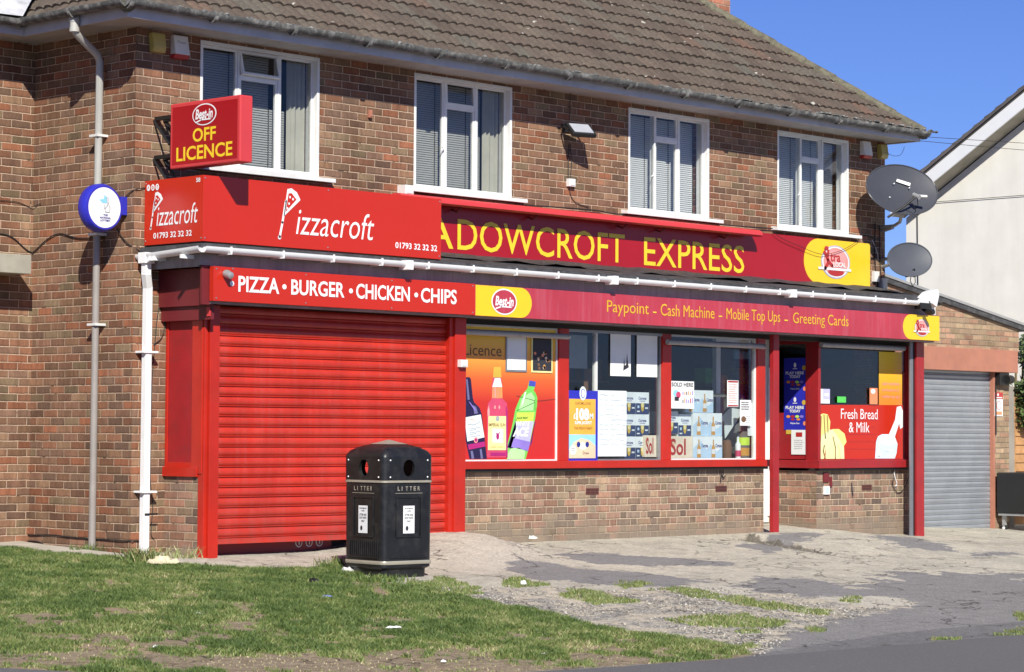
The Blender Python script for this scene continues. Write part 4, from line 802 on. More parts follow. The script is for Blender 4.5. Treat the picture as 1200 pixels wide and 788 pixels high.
def sold(dd, w, h):
    dd.text('SOLD HERE', w*.04, h*.80, w*.92, h*.15, 'ink', 1, .02); dd.disc(w*.22, h*.55, w*.12, h*.13, 'sky_print', 1, 14); dd.disc(w*.32, h*.5, w*.1, h*.12, 'pink', 2, 14); dd.rect(w*.16, w*.34, h*.28, h*.42, 'ink', 2)
    r = random.Random(8)
    for i in range(6):
        for v in (.5, .2): dd.rect(w*(.5+.08*i), w*(.54+.08*i), h*v, h*(v+r.uniform(.1, .2)), r.choice(['ink', 'amber', 'alarm_red', 'violet', 'coral']), 1)
sheet('notice', 'white SOLD HERE notice at the left of the third shop window', 'notice', *a, .262, 'paper', None, sold)
case('beer_case', 'top blue beer case of the pile in the third shop window', 3.20, 1.43, .50, .255, 'cube', .36)
case('beer_case', 'middle blue beer case of the pile in the third shop window', 3.34, 1.165, .52, .262, 'cube', .36)
case('beer_case', 'bottom blue beer case of the pile in the third shop window', 3.32, .91, .52, .252, 'cube', .34)
case('beer_case', 'pale topped beer case under the SOLD HERE notice', 2.85, 1.19, .225, .25, 'corona', .36); case('beer_case', 'beer case with dark label touching the blue pile', 3.08, 1.16, .225, .25, 'corona', .36)
case('beer_case', 'cream beer case with red lettering left of the blue pile', 2.86, .912, .44, .25, 'sol', .34)
def rednote(dd, w, h): dd.rect(.01, w-.01, h*.92, h*.98, 'alarm_red', 1); dd.rect(.01, w-.01, h*.02, h*.07, 'alarm_red', 1); lines(9, 'pink_light', .1, .9, .88, .12, .45, 4)(dd, w, h)
sheet('notice', 'tall white notice with red bands in the third shop window', 'notice', *rectpx(853, 446, 866, 477), .262, 'paper', None, rednote)
def catn(dd, w, h): lines(4, 'ink', .1, .9, .95, .6, .5, 6)(dd, w, h); dd.disc(w*.3, h*.25, w*.22, h*.12, 'brown_card', 1, 12); lines(4, 'ink_grey', .5, .95, .4, .1, .4, 7)(dd, w, h)
sheet('notice', 'small white notice with a brown spot near the right post of the third window', 'notice', *rectpx(868, 469, 881, 499), .262, 'paper', None, catn)
sheet('notice', 'white strip of paper under the brown spotted notice', 'notice', *rectpx(876, 472, 884, 511, .3), .3, 'paper')
g = G(); g.box(2.86, 3.18, .40, .66, 1.445, 1.50, 'shelf'); g.box(2.86, 3.18, .40, .66, 1.53, 1.58, 'shelf'); g.box(2.86, 3.18, .40, .66, 1.61, 1.65, 'shelf'); g.box(2.84, 2.86, .40, .66, 1.44, 1.68, 'shelf'); g.box(3.18, 3.20, .40, .66, 1.44, 1.68, 'shelf'); tag(g.build('crate'), 'dark slatted crate behind the SOLD HERE notice', 'crate')
g = G(); g.box(3.0, 4.3, .62, .66, 1.62, 1.66, 'shelf'); g.box(3.0, 3.03, .62, .66, .16, 1.62, 'shelf'); g.box(4.27, 4.30, .62, .66, .16, 1.62, 'shelf'); tag(g.build('display_rail'), 'grey display rail crossing behind the blue beer cases', 'rail')
def zig(x0=3.92):
    g = G(); y = .42
    pts = [pp_([(843, 491)])[0]]
    P_ = [(840, 493), (858, 477), (866, 478), (868, 485), (850, 513), (850, 490)]
    g.prism([at(px, py, Y=.5) for px, py in [(841, 494), (856, 478), (868, 480), (867, 488), (850, 514), (849, 494)]], (0, .01, 0), 'paper_blue'); return tag(g.build('card_panel'), 'pale folded card standing behind the red banded notice', 'card')
zig()
g = G(); g.prism([at(px, py, Y=.7) for px, py in [(846, 512), (868, 495), (872, 470), (878, 470), (878, 520), (850, 526)]], (0, .02, 0), 'shelf'); tag(g.build('card_panel'), 'dark grey leaning card between the folded card and the right post', 'card')
g = G(); g.lathe([(0, .055), (.12, .06), (.2, .05), (.21, .03)], (4.0, .40, .91), ZU, 'brown_card', 14); tag(g.build('jar', smooth=40), 'dull brown round tub on the sill of the third shop window', 'tub')
g = G(); g.lathe([(0, .032), (.16, .034), (.19, .015), (.25, .013)], (4.13, .34, .91), ZU, 'paper', 14); g.lathe([(.25, .016), (.28, .016)], (4.13, .34, .91), ZU, 'ink', 10); g.lathe([(.02, .0345), (.09, .0348)], (4.13, .34, .91), ZU, 'pink', 14, False); tag(g.build('bottle', smooth=40), 'small white bottle with pink label on the sill of the third window', 'bottle')
g = G(); g.lathe([(0, .075), (.24, .078), (.26, .07), (.27, .07), (.31, .07)], (4.27, .38, .91), ZU, 'shelf', 16); g.lathe([(.15, .079), (.24, .0795)], (4.27, .38, .91), ZU, 'lime', 16, False); g.lathe([(.03, .0765), (.12, .078)], (4.27, .38, .91), ZU, 'amber', 16, False); tag(g.build('jar', smooth=40), 'large jar with yellow green label next to the right window post', 'jar')
# fresh bread window
V = G(); d = D(V, (0, .277, 0), XR, ZU, .0016)
kk = 834/180.
def z6(x, y): return q2(900+x/kk, 380+y/kk)
def F(pts): return [z6(*p) for p in pts]
d.poly(F([(276, 436), (606, 440), (606, 150), (730, 154), (766, 154), (766, 732), (276, 732)]), 'red_board', 0) if False else None
d.poly(F([(276, 438), (734, 440), (734, 732), (276, 732)]), 'red_board', 0); d.poly(F([(734, 260), (766, 262), (766, 732), (734, 732)]), 'red_old', 0)
d.poly(F([(604, 150), (730, 153), (730, 441), (604, 440)]), 'strip_print', 0)
for t_, yy in (('cash machine', 325), ('confectionery', 362), ('mobile top ups', 398)): a = z6(620, yy); b = z6(714, yy); d.text(t_, a[0], a[1]-.015, b[0]-a[0], .045, 'pink_light', 2, .01)
a = z6(397, 515); b = z6(596, 515); d.text('Fresh Bread', a[0], a[1], b[0]-a[0], .125, 'white_print', 2); a = z6(440, 588); b = z6(552, 588); d.text('& Milk', a[0], a[1], b[0]-a[0], .125, 'white_print', 2)
for r_ in range(6): a = z6(425, 480+r_*40); b = z6(590, 480+r_*40); d.rect(a[0], b[0], a[1], a[1]+.004, 'red_old', 1)
d.poly(F([(278, 495), (300, 485), (325, 490), (340, 530), (335, 590), (310, 640), (278, 650)]), 'banana', 1)
for q_ in ((290, 500, 285, 640), (305, 492, 312, 620), (322, 495, 328, 600)): d.line([z6(q_[0], q_[1]), z6(q_[2], q_[3])], .02, 'banana_dark', 2)
d.poly(F([(278, 620), (300, 600), (330, 580), (320, 640), (305, 732), (278, 732)]), 'banana_pale', 2); d.poly(F([(330, 575), (365, 570), (395, 600), (412, 660), (415, 732), (312, 732), (315, 650)]), 'banana_pale', 3); d.poly(F([(350, 570), (385, 570), (415, 595), (426, 640), (410, 665), (385, 620)]), 'banana', 4)
d.line([z6(352, 610), z6(366, 670), z6(366, 732)], .018, 'banana_dark', 4); d.line([z6(312, 732), z6(300, 690), z6(306, 660)], .02, 'banana_dark', 4); d.line([z6(382, 650), z6(392, 732)], .01, 'banana', 5)
d.poly(F([(583, 730), (588, 640), (598, 610), (620, 598), (655, 598), (690, 610), (705, 650), (700, 700), (690, 730)]), 'milk', 1); d.poly(F([(600, 612), (640, 602), (690, 612), (702, 650), (660, 662), (610, 652)]), 'milk_white', 2)
d.poly(F([(652, 610), (690, 520), (700, 450), (722, 445), (732, 470), (732, 560), (718, 570), (712, 540), (690, 610), (670, 640)]), 'milk_white', 3); d.line([z6(600, 660), z6(645, 690), z6(700, 685)], .01, 'milk_white', 3); d.line([z6(604, 640), z6(604, 720)], .03, 'milk_white', 2)
V.build('window_print', W4, normals=False)
sheet('notice', 'small white and mauve sticker pair left of the green tag', 'sticker', *rectpx(960, 456, 973, 473), .262, 'paper', None, lambda dd, w, h: (dd.rect(w*.4, w, h*.3, h, 'violet_light', 1), dd.rect(w*.5, w*.9, h*.5, h*.7, 'paper_blue', 2)))
sheet('notice', 'bright green tag above the bread and milk lettering', 'sticker', *rectpx(982, 465, 992, 472), .262, 'green_tag')
sheet('notice', 'orange and white bottle picture beside the orange strip', 'sticker', *rectpx(1020, 455, 1029, 474), .262, 'coral', None, lambda dd, w, h: dd.disc(w*.4, h*.8, w*.3, h*.15, 'paper', 1))
# posters in the entrance reveal (plane looking toward -X)
def side_sheet(name, label, cat, X_, pts, draw, m):
    a = [at(px, py, X=X_) for px, py in pts]; g = G(); y1 = max(p.y for p in a); y0 = min(p.y for p in a); z0 = min(p.z for p in a); z1 = max(p.z for p in a)
    g.box(X_-.004, X_, y0, y1, z0, z1, m); dd = D(g, (X_-.004, y1, z0), (0, -1, 0), ZU, .0012); draw(dd, y1-y0, z1-z0); return tag(g.build(name, normals=False, origin=(X_, (y0+y1)/2, z0)), label, cat)
def play(dd, w, h):
    for v, s_ in ((.5, 1), (.02, 1)):
        dd.disc(w*.5, h*(v+.40), w*.06, h*.035, 'white_print', 1, 12); dd.rect(w*.4, w*.6, h*(v+.345), h*(v+.355), 'white_print', 1)
        dd.text('PLAY HERE', w*.08, h*(v+.27), w*.82, h*.042, 'white_print', 1, .04); dd.text('TODAY', w*.25, h*(v+.22), w*.5, h*.042, 'white_print', 1, .04)
        for i, c in enumerate(('orange', 'alarm_red', 'lime', 'violet')): dd.disc(w*(.2+.2*i), h*(v+.165), w*.09, h*.02, c, 1, 10)
        for i, c in enumerate(('alarm_red', 'orange')): dd.disc(w*(.4+.25*i), h*(v+.125), w*.09, h*.015, c, 1, 10)
        dd.text('Have fun', w*.3, h*(v+.06), w*.4, h*.025, 'white_print', 1, .02); dd.disc(w*.9, h*(v+.36), w*.09, h*.035, 'gold', 1, 10); dd.disc(w*.93, h*(v+.07), w*.07, h*.03, 'coral', 1, 10)
    dd.rect(w*.1, w*.4, -h*.06, 0, 'gold', 0)
side_sheet('lottery_poster', 'tall blue PLAY HERE TODAY poster inside the shop entrance', 'poster', 5.555, [(919, 420), (945, 504)], play, 'lottery_blue')
side_sheet('notice', 'white note with a red crest below the tall blue poster', 'notice', 5.550, [(927.5, 504), (946, 533)], lambda dd, w, h: (dd.rect(w*.3, w*.7, h*.72, h*.9, 'alarm_red', 1), lines(5, 'ink_grey', .2, .8, .62, .2, .3, 9)(dd, w, h)), 'paper')
g = G(); g.box(5.557, 5.563, .44, .89, .89, 1.45, 'red_old'); g.build('window_print', SW)

# ================================================================== SIGNS
YB = -.20
def rivets(dd, pts, par, l=1, m='alu', r=.008):
    for u, v in pts: q = G(); q.lathe([(0, r), (.003, r*.8), (.004, .001)], dd.p(u, v, 0), dd.Nn, m, 10); q.build('rivet', par, smooth=50)
def pizza_p(dd, u, v, s, l=1):
    """capital P drawn as a slice of pizza on a long handle"""
    dd.line([(u-.03*s, v), (u+.03*s, v+.26*s), (u+.10*s, v+.62*s)], .045*s, 'white_print', l); dd.disc(u-.03*s, v+.01*s, .035*s, .035*s, 'white_print', l)
    dd.poly([(u+.055*s, v+.36*s), (u+.13*s, v+.82*s), (u+.22*s, v+.84*s), (u+.34*s, v+.78*s), (u+.42*s, v+.66*s)], 'white_print', l)
    dd.poly([(u+.095*s, v+.44*s), (u+.155*s, v+.75*s), (u+.22*s, v+.76*s), (u+.33*s, v+.66*s)], 'red_board', l+1)
    for a, b in ((.185, .69), (.25, .66), (.165, .58), (.13, .50)): dd.disc(u+a*s, v+b*s, .019*s, .022*s, 'white_print', l+2, 10)
def social(dd, u, v, r, l=1):
    for k in range(3):
        dd.disc(u+k*r*2.5, v, r, r*1.15, 'white_print', l, 18)
        if k == 0: dd.line([(u-r*.3, v-r*.4), (u+r*.2, v+r*.4)], r*.3, 'red_board', l+1)
        if k == 1: dd.disc(u+2.5*r, v, r*.5, r*.6, 'red_board', l+1, 14); dd.disc(u+2.5*r, v, r*.25, r*.3, 'white_print', l+2, 10)
        if k == 2: dd.line([(u+5*r, v-r*.6), (u+5*r, v+r*.4), (u+5.3*r, v+r*.5)], r*.3, 'red_board', l+1)
PS = thing('shop_sign', 'red upper takeaway board with white Pizzacroft lettering wrapping the corner', 'sign', (-2.7, YB, 2.9))
g = G(); g.box(-4.225, -1.232, YB, YB+.035, 2.893, 3.489, 'red_board'); g.build('front_panel', PS, bevel=.002)
g = G(); g.box(-4.225, -4.195, YB+.037, .655, 2.893, 3.489, 'red_board'); g.build('side_panel', PS, bevel=.002)
g = G(); g.box(-4.19, -1.24, YB+.036, YB+.08, 3.43, 3.47, 'galv'); g.box(-1.30, -1.26, YB+.036, .65, 3.40, 3.44, 'galv'); g.build('bracket', PS)
g = G(); d = D(g, (-4.225, YB, 2.893), XR, ZU, .0018)
a = at(327, 279, Y=YB); pizza_p(d, a.x+4.225+.02, a.z-2.893, .56)
a = at(355, 275, Y=YB); b = at(437, 283, Y=YB); d.text('izzacroft', 1.10, .13, at(438, 280, Y=YB).x+4.225-1.10, .25, 'white_print', 1, -.004, .22)
g.build('lettering', PS, normals=False); g = G(); d = D(g, (-4.225, YB, 2.893), XR, ZU, .0018); d.text('01793 32 32 32', at(463, 284, Y=YB).x+4.225, .075, at(512, 290, Y=YB).x-at(463, 284, Y=YB).x, .06, 'white_print', 1, .02)
rivets(d, [(.02, .57), (2.97, .57), (2.97, .03), (.02, .03), (1.5, .57), (1.5, .03)], PS)
g.build('lettering', PS, normals=False)
g = G(); d = D(g, (-4.225, .655, 2.893), (0, -1, 0), ZU, .0018)
pizza_p(d, .11, .15, .40); d.text('izzacroft', .185, .17, .60, .185, 'white_print', 1, -.002, .22); d.text('01793 32 32 32', .14, .055, .56, .055, 'white_print', 1, .02); q = G(); dq = D(q, (-4.225, .655, 2.893), (0, -1, 0), ZU, .0018); social(dq, .06, .53, .026); q.build('social_icons', PS, normals=False); q = G(); dq = D(q, (-4.225, .655, 2.893), (0, -1, 0), ZU, .0018); dq.text('58', .755, .535, .06, .04, 'white_print', 1, .02); q.build('house_number', PS, normals=False)
rivets(d, [(.02, .57), (.83, .03), (.02, .04)], PS); g.build('lettering', PS, normals=False)

def bestin(dd, u, v, s, oval, ring, l=1, ky=1.):
    dd.disc(u, v, .215*s, .155*s*ky, ring, l, 36); dd.disc(u, v, .197*s, .138*s*ky, oval, l+1, 36)
    dd.text('Best-in', u-.155*s, v-.05*s, .31*s, .115*s, ring, l+2, .03, .18)
    dd.line([(u-.15*s, v-.085*s), (u-.05*s, v-.058*s), (u+.12*s, v-.06*s)], .016*s, ring, l+2)
def xtra(dd, u, v, s, l=1, kx=1.25, ky=.86):
    K = [(lambda a, b: (u+a*s*kx, v+b*s*ky))]; q = K[0]
    def di(a, b, ra, rb, m, l_, n=36): dd.disc(*q(a, b), ra*s*kx, rb*s*ky, m, l_, n)
    di(0, 0, .24, .24, 'xtra_ring', l); di(0, 0, .222, .222, 'paper', l+1); di(0, 0, .205, .205, 'xtra_pink', l+2); di(.01, .07, .16, .11, 'pink_light', l+3); di(0, -.145, .13, .055, 'alarm_red', l+3, 24)
    a, b = q(-.29, -.12), q(.25, -.085); dd.rect(a[0], b[0], a[1], b[1], 'white_print', l+4)
    dd.line([q(-.20, .15), q(-.12, .0), q(-.18, -.1)], .05*s, 'alarm_red', l+4); dd.line([q(-.13, .17), q(-.14, .02), q(-.06, -.06)], .04*s, 'alarm_red', l+5); di(-.16, .19, .035, .03, 'alarm_red', l+5, 10)
    a = q(-.1, .005); dd.text('tra', a[0], a[1], .17*s*kx, .10*s, 'alarm_red', l+5, .02); a = q(-.05, -.07); dd.text('LOCAL', a[0], a[1], .21*s*kx, .06*s, 'white_print', l+6, .03)
MS = thing('shop_sign', 'long dark red fascia sign with yellow MEADOWCROFT EXPRESS lettering', 'sign', (2.8, .6, 3.03))
g = G(); g.box(-2.2, 7.10, .60, .655, 3.032, 3.59, 'maroon_sign'); g.build('panel', MS, bevel=.003)
g = G(); d = D(g, (0, .60, 3.032), XR, ZU, .002)
def Yp(px, py): p = at(px, py, Y=.598); return p.x, p.z-3.032
cyx = Yp(942, 300)[0]; pts = [(7.10, 0), (7.10, .556)]; 
for i in range(21):
    a_ = math.radians(62-124*i/20); pts.append((cyx+.62-.62*math.cos(a_)*1.0, .278+.315*math.sin(a_)*1.0))
pts = [(7.10, .002), (7.10, .556), (cyx+.30, .556)]+[(cyx+.30-.30*math.cos(math.radians(90-180*i/20)), .279+.277*math.sin(math.radians(90-180*i/20))) for i in range(1, 20)]+[(cyx+.30, .002)]
d.poly(pts, 'yellow_sign', 0)
x1_ = Yp(536, 280)[0]; x2_ = Yp(732, 300)[0]
gm = glyphs('MEADOWCROFT', .0)[0]; 
g.text('DOWCROFT', d.p(x1_, .055, 1), XR, ZU, x2_-x1_, .325, 'yellow_letter', .004); g.text('MEA', d.p(x1_-1.16, .06, 1), XR, ZU, 1.10, .315, 'yellow_letter', .004)
x3_ = Yp(754.6, 300)[0]; x4_ = Yp(872, 310)[0]; g.text('EXPRESS', d.p(x3_, .052, 1), XR, ZU, x4_-x3_, .325, 'yellow_letter', .004)
g.build('lettering', MS, normals=False)
g = G(); d = D(g, (0, .60, 3.032), XR, ZU, .002); a = Yp(979, 309); xtra(d, a[0], .285, 1.0, 2); g.build('emblem', MS, normals=False)
LT = thing('sign_light', 'long faded red trough light above the MEADOWCROFT EXPRESS lettering', 'light', (1.7, .5, 3.5))
g = G(); pr_ = [(.598, 3.575), (.52, 3.60), (.44, 3.595), (.40, 3.565), (.395, 3.53), (.42, 3.515), (.50, 3.52)]
g.prism([(-1.2, y, z) for y, z in pr_], (5.86, 0, 0), 'red_faded'); g.build('housing', LT, smooth=50)
g = G()
for X_ in (-.3, .85, 2.3, 2.95, 4.1): g.tube([(X_, .60, 3.50), (X_, .52, 3.47), (X_, .47, 3.50), (X_, .46, 3.56)], .011, 'dark_red_shade')
g.build('bracket', LT)
TS = thing('shop_sign', 'red PIZZA BURGER CHICKEN CHIPS board directly above the red shutter', 'sign', (-2.4, YB, 2.36))
g = G(); g.box(-4.095, -.752, YB, YB+.06, 2.362, 2.675, 'red_board'); g.build('panel', TS, bevel=.002)
g = G(); d = D(g, (-4.095, YB, 2.362), XR, ZU, .0018)
def TX(px, py=340): return at(px, py, Y=YB).x+4.095
for w_, a, b in (('PIZZA', 279, 327), ('BURGER', 341, 403.5), ('CHICKEN', 417, 480), ('CHIPS', 493, 535)): d.text(w_, TX(a), .095, TX(b)-TX(a), .145, 'white_print', 1, .022)
for a in (271.5, 333, 411, 487.5): d.disc(TX(a), .165, .026, .024, 'white_print', 1, 18)
rivets(d, [(.03, .29), (.03, .025), (1.1, .29), (1.1, .025), (2.2, .29), (2.2, .025), (3.31, .29), (3.31, .025), (.22, .30)], TS); g.build('lettering', TS, normals=False)
BS = thing('shop_sign', 'long faded crimson lower board with yellow ends and Paypoint lettering', 'sign', (3.4, YB, 2.36))
g = G(); g.box(-.750, 7.45, YB, YB+.06, 2.358, 2.668, 'maroon_faded'); g.build('panel', BS, bevel=.002)
g = G(); d = D(g, (0, YB, 2.358), XR, ZU, .0018)
xe = at(623, 355, Y=YB).x; pts = [(-.745, .002), (xe-.16, .002)]+[(xe-.16+.16*math.sin(math.radians(9*i)), .155-.152*math.cos(math.radians(9*i))) for i in range(1, 20)]+[(xe-.16, .308), (-.745, .308)]; d.poly(pts, 'yellow_sign', 0)
xs_ = at(1058, 385, Y=YB).x; pts = [(7.445, .002), (7.445, .308), (xs_+.16, .308)]+[(xs_+.16-.16*math.sin(math.radians(9*i)), .155+.152*math.cos(math.radians(9*i))) for i in range(1, 20)]+[(xs_+.16, .002)]; d.poly(pts, 'yellow_sign', 0)
a = at(711, 351, Y=YB).x; segs = (('Paypoint', 711, 760), ('-', 765, 769), ('Cash Machine', 774, 837), ('-', 842, 846), ('Mobile Top Ups', 851, 914), ('-', 919, 923), ('Greeting Cards', 929, 994))
for t_, p0, p1 in segs:
    A_, B_ = at(p0, 365, Y=YB).x, at(p1, 370, Y=YB).x
    desc = any(c in 'pyg' for c in t_)
    if t_ == '-': d.rect(A_, B_, .135, .148, 'yellow_letter', 1)
    else: d.text(t_, A_, .075 if desc else .11, B_-A_, .165 if desc else .13, 'yellow_dull', 1)
g.build('lettering', BS, normals=False)
g = G(); d = D(g, (0, YB, 2.358), XR, ZU, .0018); a = at(590.5, 352, Y=YB); bestin(d, a.x, .155, .86, 'maroon_faded', 'white_print', 2); g.build('emblem', BS, normals=False); g = G(); d = D(g, (0, YB, 2.358), XR, ZU, .0018); a = at(1080, 384, Y=YB); xtra(d, a.x, .15, .52, 2); g.build('emblem', BS, normals=False)
# off licence projecting sign (faces -X)
OS = thing('projecting_sign', 'red OFF LICENCE box sign projecting from the wall on black brackets', 'sign', (-4.065, -.1, 3.585))
g = G(); g.box(-4.138, -3.992, -.60, .40, 3.587, 4.187, 'red_faded'); g.build('sign_box', OS, bevel=.012)
g = G(); d = D(g, (-4.138, .40, 3.587), (0, -1, 0), ZU, .002); d.rect(.035, .965, .035, .565, 'maroon_sign', 0)
bestin(d, .50, .465, .80, 'maroon_sign', 'white_print', 1, .8); d.text('OFF', .335, .222, .33, .125, 'yellow_letter', 1, .02); d.text('LICENCE', .10, .062, .80, .13, 'yellow_letter', 1, .02); g.build('lettering', OS, normals=False)
g = G(); d = D(g, (-3.992, -.60, 3.587), (0, 1, 0), ZU, .002); d.rect(.035, .965, .035, .565, 'maroon_sign', 0); g.build('far_face', OS, normals=False)
g = G()
for z in (4.06, 3.70):
    g.box(-4.12, -4.08, .40, .66, z, z+.035, 'black'); g.tube([(-4.13, .655, z), (-4.13, .42, z-.24)], .012, 'black'); g.tube([(-4.0, .655, z), (-4.0, .42, z-.24)], .012, 'black'); g.box(-4.02, -3.98, .40, .66, z, z+.035, 'black')
g.build('bracket', OS)
# lottery sign: round, faces -Y, bracket to the side wall
LS = thing('round_sign', 'round blue rimmed white lottery sign on the side wall by the grey pipe', 'sign', (-4.62, .8, 3.0))
cx_, cz_ = -4.62, 3.222
g = G(); g.lathe([(0, .20), (.03, .221), (.10, .221), (.13, .20)], (cx_, .735, cz_), (0, 1, 0), 'lottery_blue', 40); g.build('rim', LS, smooth=40)
g = G(); d = D(g, (cx_, .7345, cz_), XR, ZU, .002); d.disc(0, 0, .180, .185, 'white_print', 0, 44); d.poly([(-.06, .07), (-.01, .08), (-.005, .12), (.03, .09), (.02, .04), (-.03, .04)], 'lottery_light', 1)
d.line([(.02, .10), (.03, .02), (.0, -.01), (.01, -.04), (.05, -.04), (.06, .0), (.04, .04), (.035, .10)], .007, 'ink_grey', 2); d.line([(-.01, .03), (.0, -.01)], .007, 'ink_grey', 2)
for t_, v_, w_ in (('THE', -.078, .05), ('NATIONAL', -.103, .125), ('LOTTERY', -.128, .115)): d.text(t_, -w_/2+.01, v_, w_, .019, 'navy', 1, .05)
g.build('face', LS, normals=False)
g = G(); g.box(-4.42, -4.345, .755, .85, 3.17, 3.34, 'lottery_blue'); g.build('bracket', LS, bevel=.006)

# ================================================================== WALL FITTINGS
def alarm(x, label, word=True):
    t = thing('alarm_box', label, 'alarm box', (x, YW-.05, 4.66)); g = G()
    g.prism([(x-.085, YW, 4.88), (x-.085, YW-.05, 4.88), (x-.085, YW-.085, 4.70), (x-.085, YW, 4.70)], (.17, 0, 0), 'alarm_white'); g.build('case', t, bevel=.006)
    g = G(); g.prism([(x-.087, YW, 4.70), (x-.087, YW-.078, 4.70), (x-.087, YW-.06, 4.662), (x-.087, YW, 4.662)], (.174, 0, 0), 'alarm_red'); g.build('base', t, bevel=.004)
    if word:
        g = G(); d = D(g, (x, YW-.058, 4.80), XR, (0, -.155, 1), .003); d.text('Crown', -.05, 0, .10, .03, 'ink_grey', 1, .03); d.text('alarms', -.03, -.055, .08, .02, 'coral', 1, .03); g.build('lettering', t, normals=False)
alarm(-3.86, 'white alarm box with red base beside the left upper window'); alarm(7.05, 'white alarm box with red base under the right end of the eaves', False)
for x, lab in ((-4.13, 'yellow strobe lamp at the left corner under the eaves'), (7.40, 'yellow strobe lamp at the right corner under the eaves')):
    g = G(); g.prism([(x-.075, YW, 4.87), (x-.075, YW-.07, 4.87), (x-.075, YW-.09, 4.74), (x-.06, YW-.06, 4.69), (x-.06, YW, 4.69)], (.15, 0, 0), 'lamp_yellow'); tag(g.build('strobe_lamp', bevel=.012), lab, 'lamp', 'yellow strobe lamps under the eaves')
FL = thing('floodlight', 'black floodlight tilted down between the second and third upper windows', 'floodlight', (1.5, .5, 4.4))
M_ = Matrix.Translation((1.50, .42, 4.50)) @ Matrix.Rotation(math.radians(-18), 4, 'Z') @ Matrix.Rotation(math.radians(-52), 4, 'X')
g = G(M_); g.box(-.15, .15, -.0, .05, -.11, .11, 'black'); g.build('housing', FL, bevel=.01)
g = G(M_); g.box(-.12, .12, -.006, .0, -.085, .085, 'glass_lamp'); g.build('lens', FL)
g = G(); g.tube([(1.50, .655, 4.52), (1.36, .56, 4.53), (1.34, .46, 4.47)], .012, 'black'); g.tube([(1.50, .655, 4.52), (1.64, .56, 4.53), (1.66, .46, 4.49)], .012, 'black'); g.box(1.44, 1.56, .64, .66, 4.48, 4.56, 'black'); g.build('bracket', FL)
def smallbox(name, label, cat, x, z, w, h, dpt=.05, m='white_paint', Y=YW, grp=None):
    g = G(); g.box(x, x+w, Y-dpt, Y, z, z+h, m); g.box(x+w*.15, x+w*.85, Y-dpt-.006, Y-dpt, z+h*.15, z+h*.85, m); return tag(g.build(name, bevel=.004), label, cat, grp)
smallbox('junction_box', 'white junction box below the floodlight', 'junction box', 1.52, 3.885, .10, .085)
smallbox('junction_box', 'white junction box on top of the red takeaway board by the second upper window', 'junction box', -1.02, 3.60, .12, .10, .12)
smallbox('junction_box', 'white junction box right of the yellow end of the upper sign', 'junction box', 7.22, 3.12, .10, .13)
smallbox('junction_box', 'grey junction box low on the right corner behind the satellite cables', 'junction box', 7.36, 3.0, .12, .17, .06, 'galv')
smallbox('wall_plug', 'small orange wall cap between the first two upper windows', 'wall cap', -1.44, 4.35, .04, .08, .035, 'terracotta')
smallbox('keypad', 'small white keypad on the red post between shutter and drinks window', 'keypad', -.775, 1.845, .10, .075, .05, 'white_paint', .02)
g = G(); g.box(5.66, 5.76, .24, .262, .62, .73, 'dark_red_shade'); g.box(5.79, 5.83, .245, .262, .56, .68, 'dark_red_shade'); g.box(5.665, 5.765, .235, .262, .47, .57, 'paper'); g.box(5.69, 5.74, .232, .235, .49, .55, 'ice_blue'); tag(g.build('stub_bin', bevel=.004), 'small red wall box with a white label under the entrance corner post', 'wall box')
g = G(); g.lathe([(0, .034), (.03, .040), (.05, .035), (.085, .032), (.095, .016)], (-3.965, YB-.004, 2.615), (0, -1, -.3), 'galv', 18); tag(g.build('security_camera', smooth=35), 'grey dome camera at the left end of the PIZZA board', 'camera')
# big cctv hood at right end of the canopy
CC = thing('security_camera', 'white hooded security camera over the right end of the lower sign', 'camera', (7.2, -.25, 2.7))
g = G(); P0 = [at(px, py, Y=-.30) for px, py in [(1079, 353), (1090, 342), (1099, 339), (1101, 345), (1098, 360), (1093, 356)]]; g.prism(P0, (.02, .13, 0), 'white_print'); g.build('hood', CC, bevel=.004)
g = G(); P0 = [at(px, py, Y=-.31) for px, py in [(1078, 354), (1090, 353), (1092, 362), (1079, 362)]]; g.prism(P0, (.02, .10, 0), 'black'); a = at(1086, 366, Y=-.28); g.cyl(a, a+Vector((0, -.10, .0)), .035, 'black', n=16); g.tube([a, a+Vector((.05, .1, .05)), (7.40, -.1, 2.80)], .02, 'black'); g.box(7.33, 7.41, -.17, -.135, 2.68, 2.86, 'white_paint'); g.build('camera_body', CC, smooth=40)
g = G(); a = at(845, 556, Y=.258); g.tube([a, a+Vector((.02, -.02, -.04)), a+Vector((.05, -.02, -.02))], .008, 'black'); g.tube([a+Vector((0, 0, -.01)), a+Vector((-.02, -.01, -.09))], .007, 'black'); tag(g.build('wall_hook'), 'small black hook in the brickwork under the third shop window', 'hook')
g = G(); a = at(998, 566, Y=.255); g.tube([a, a+Vector((.0, -.012, -.10)), a+Vector((.012, -.012, -.16))], .007, 'ink'); tag(g.build('wall_hook'), 'short dark wire stub hanging on the brick below the milk picture', 'hook')
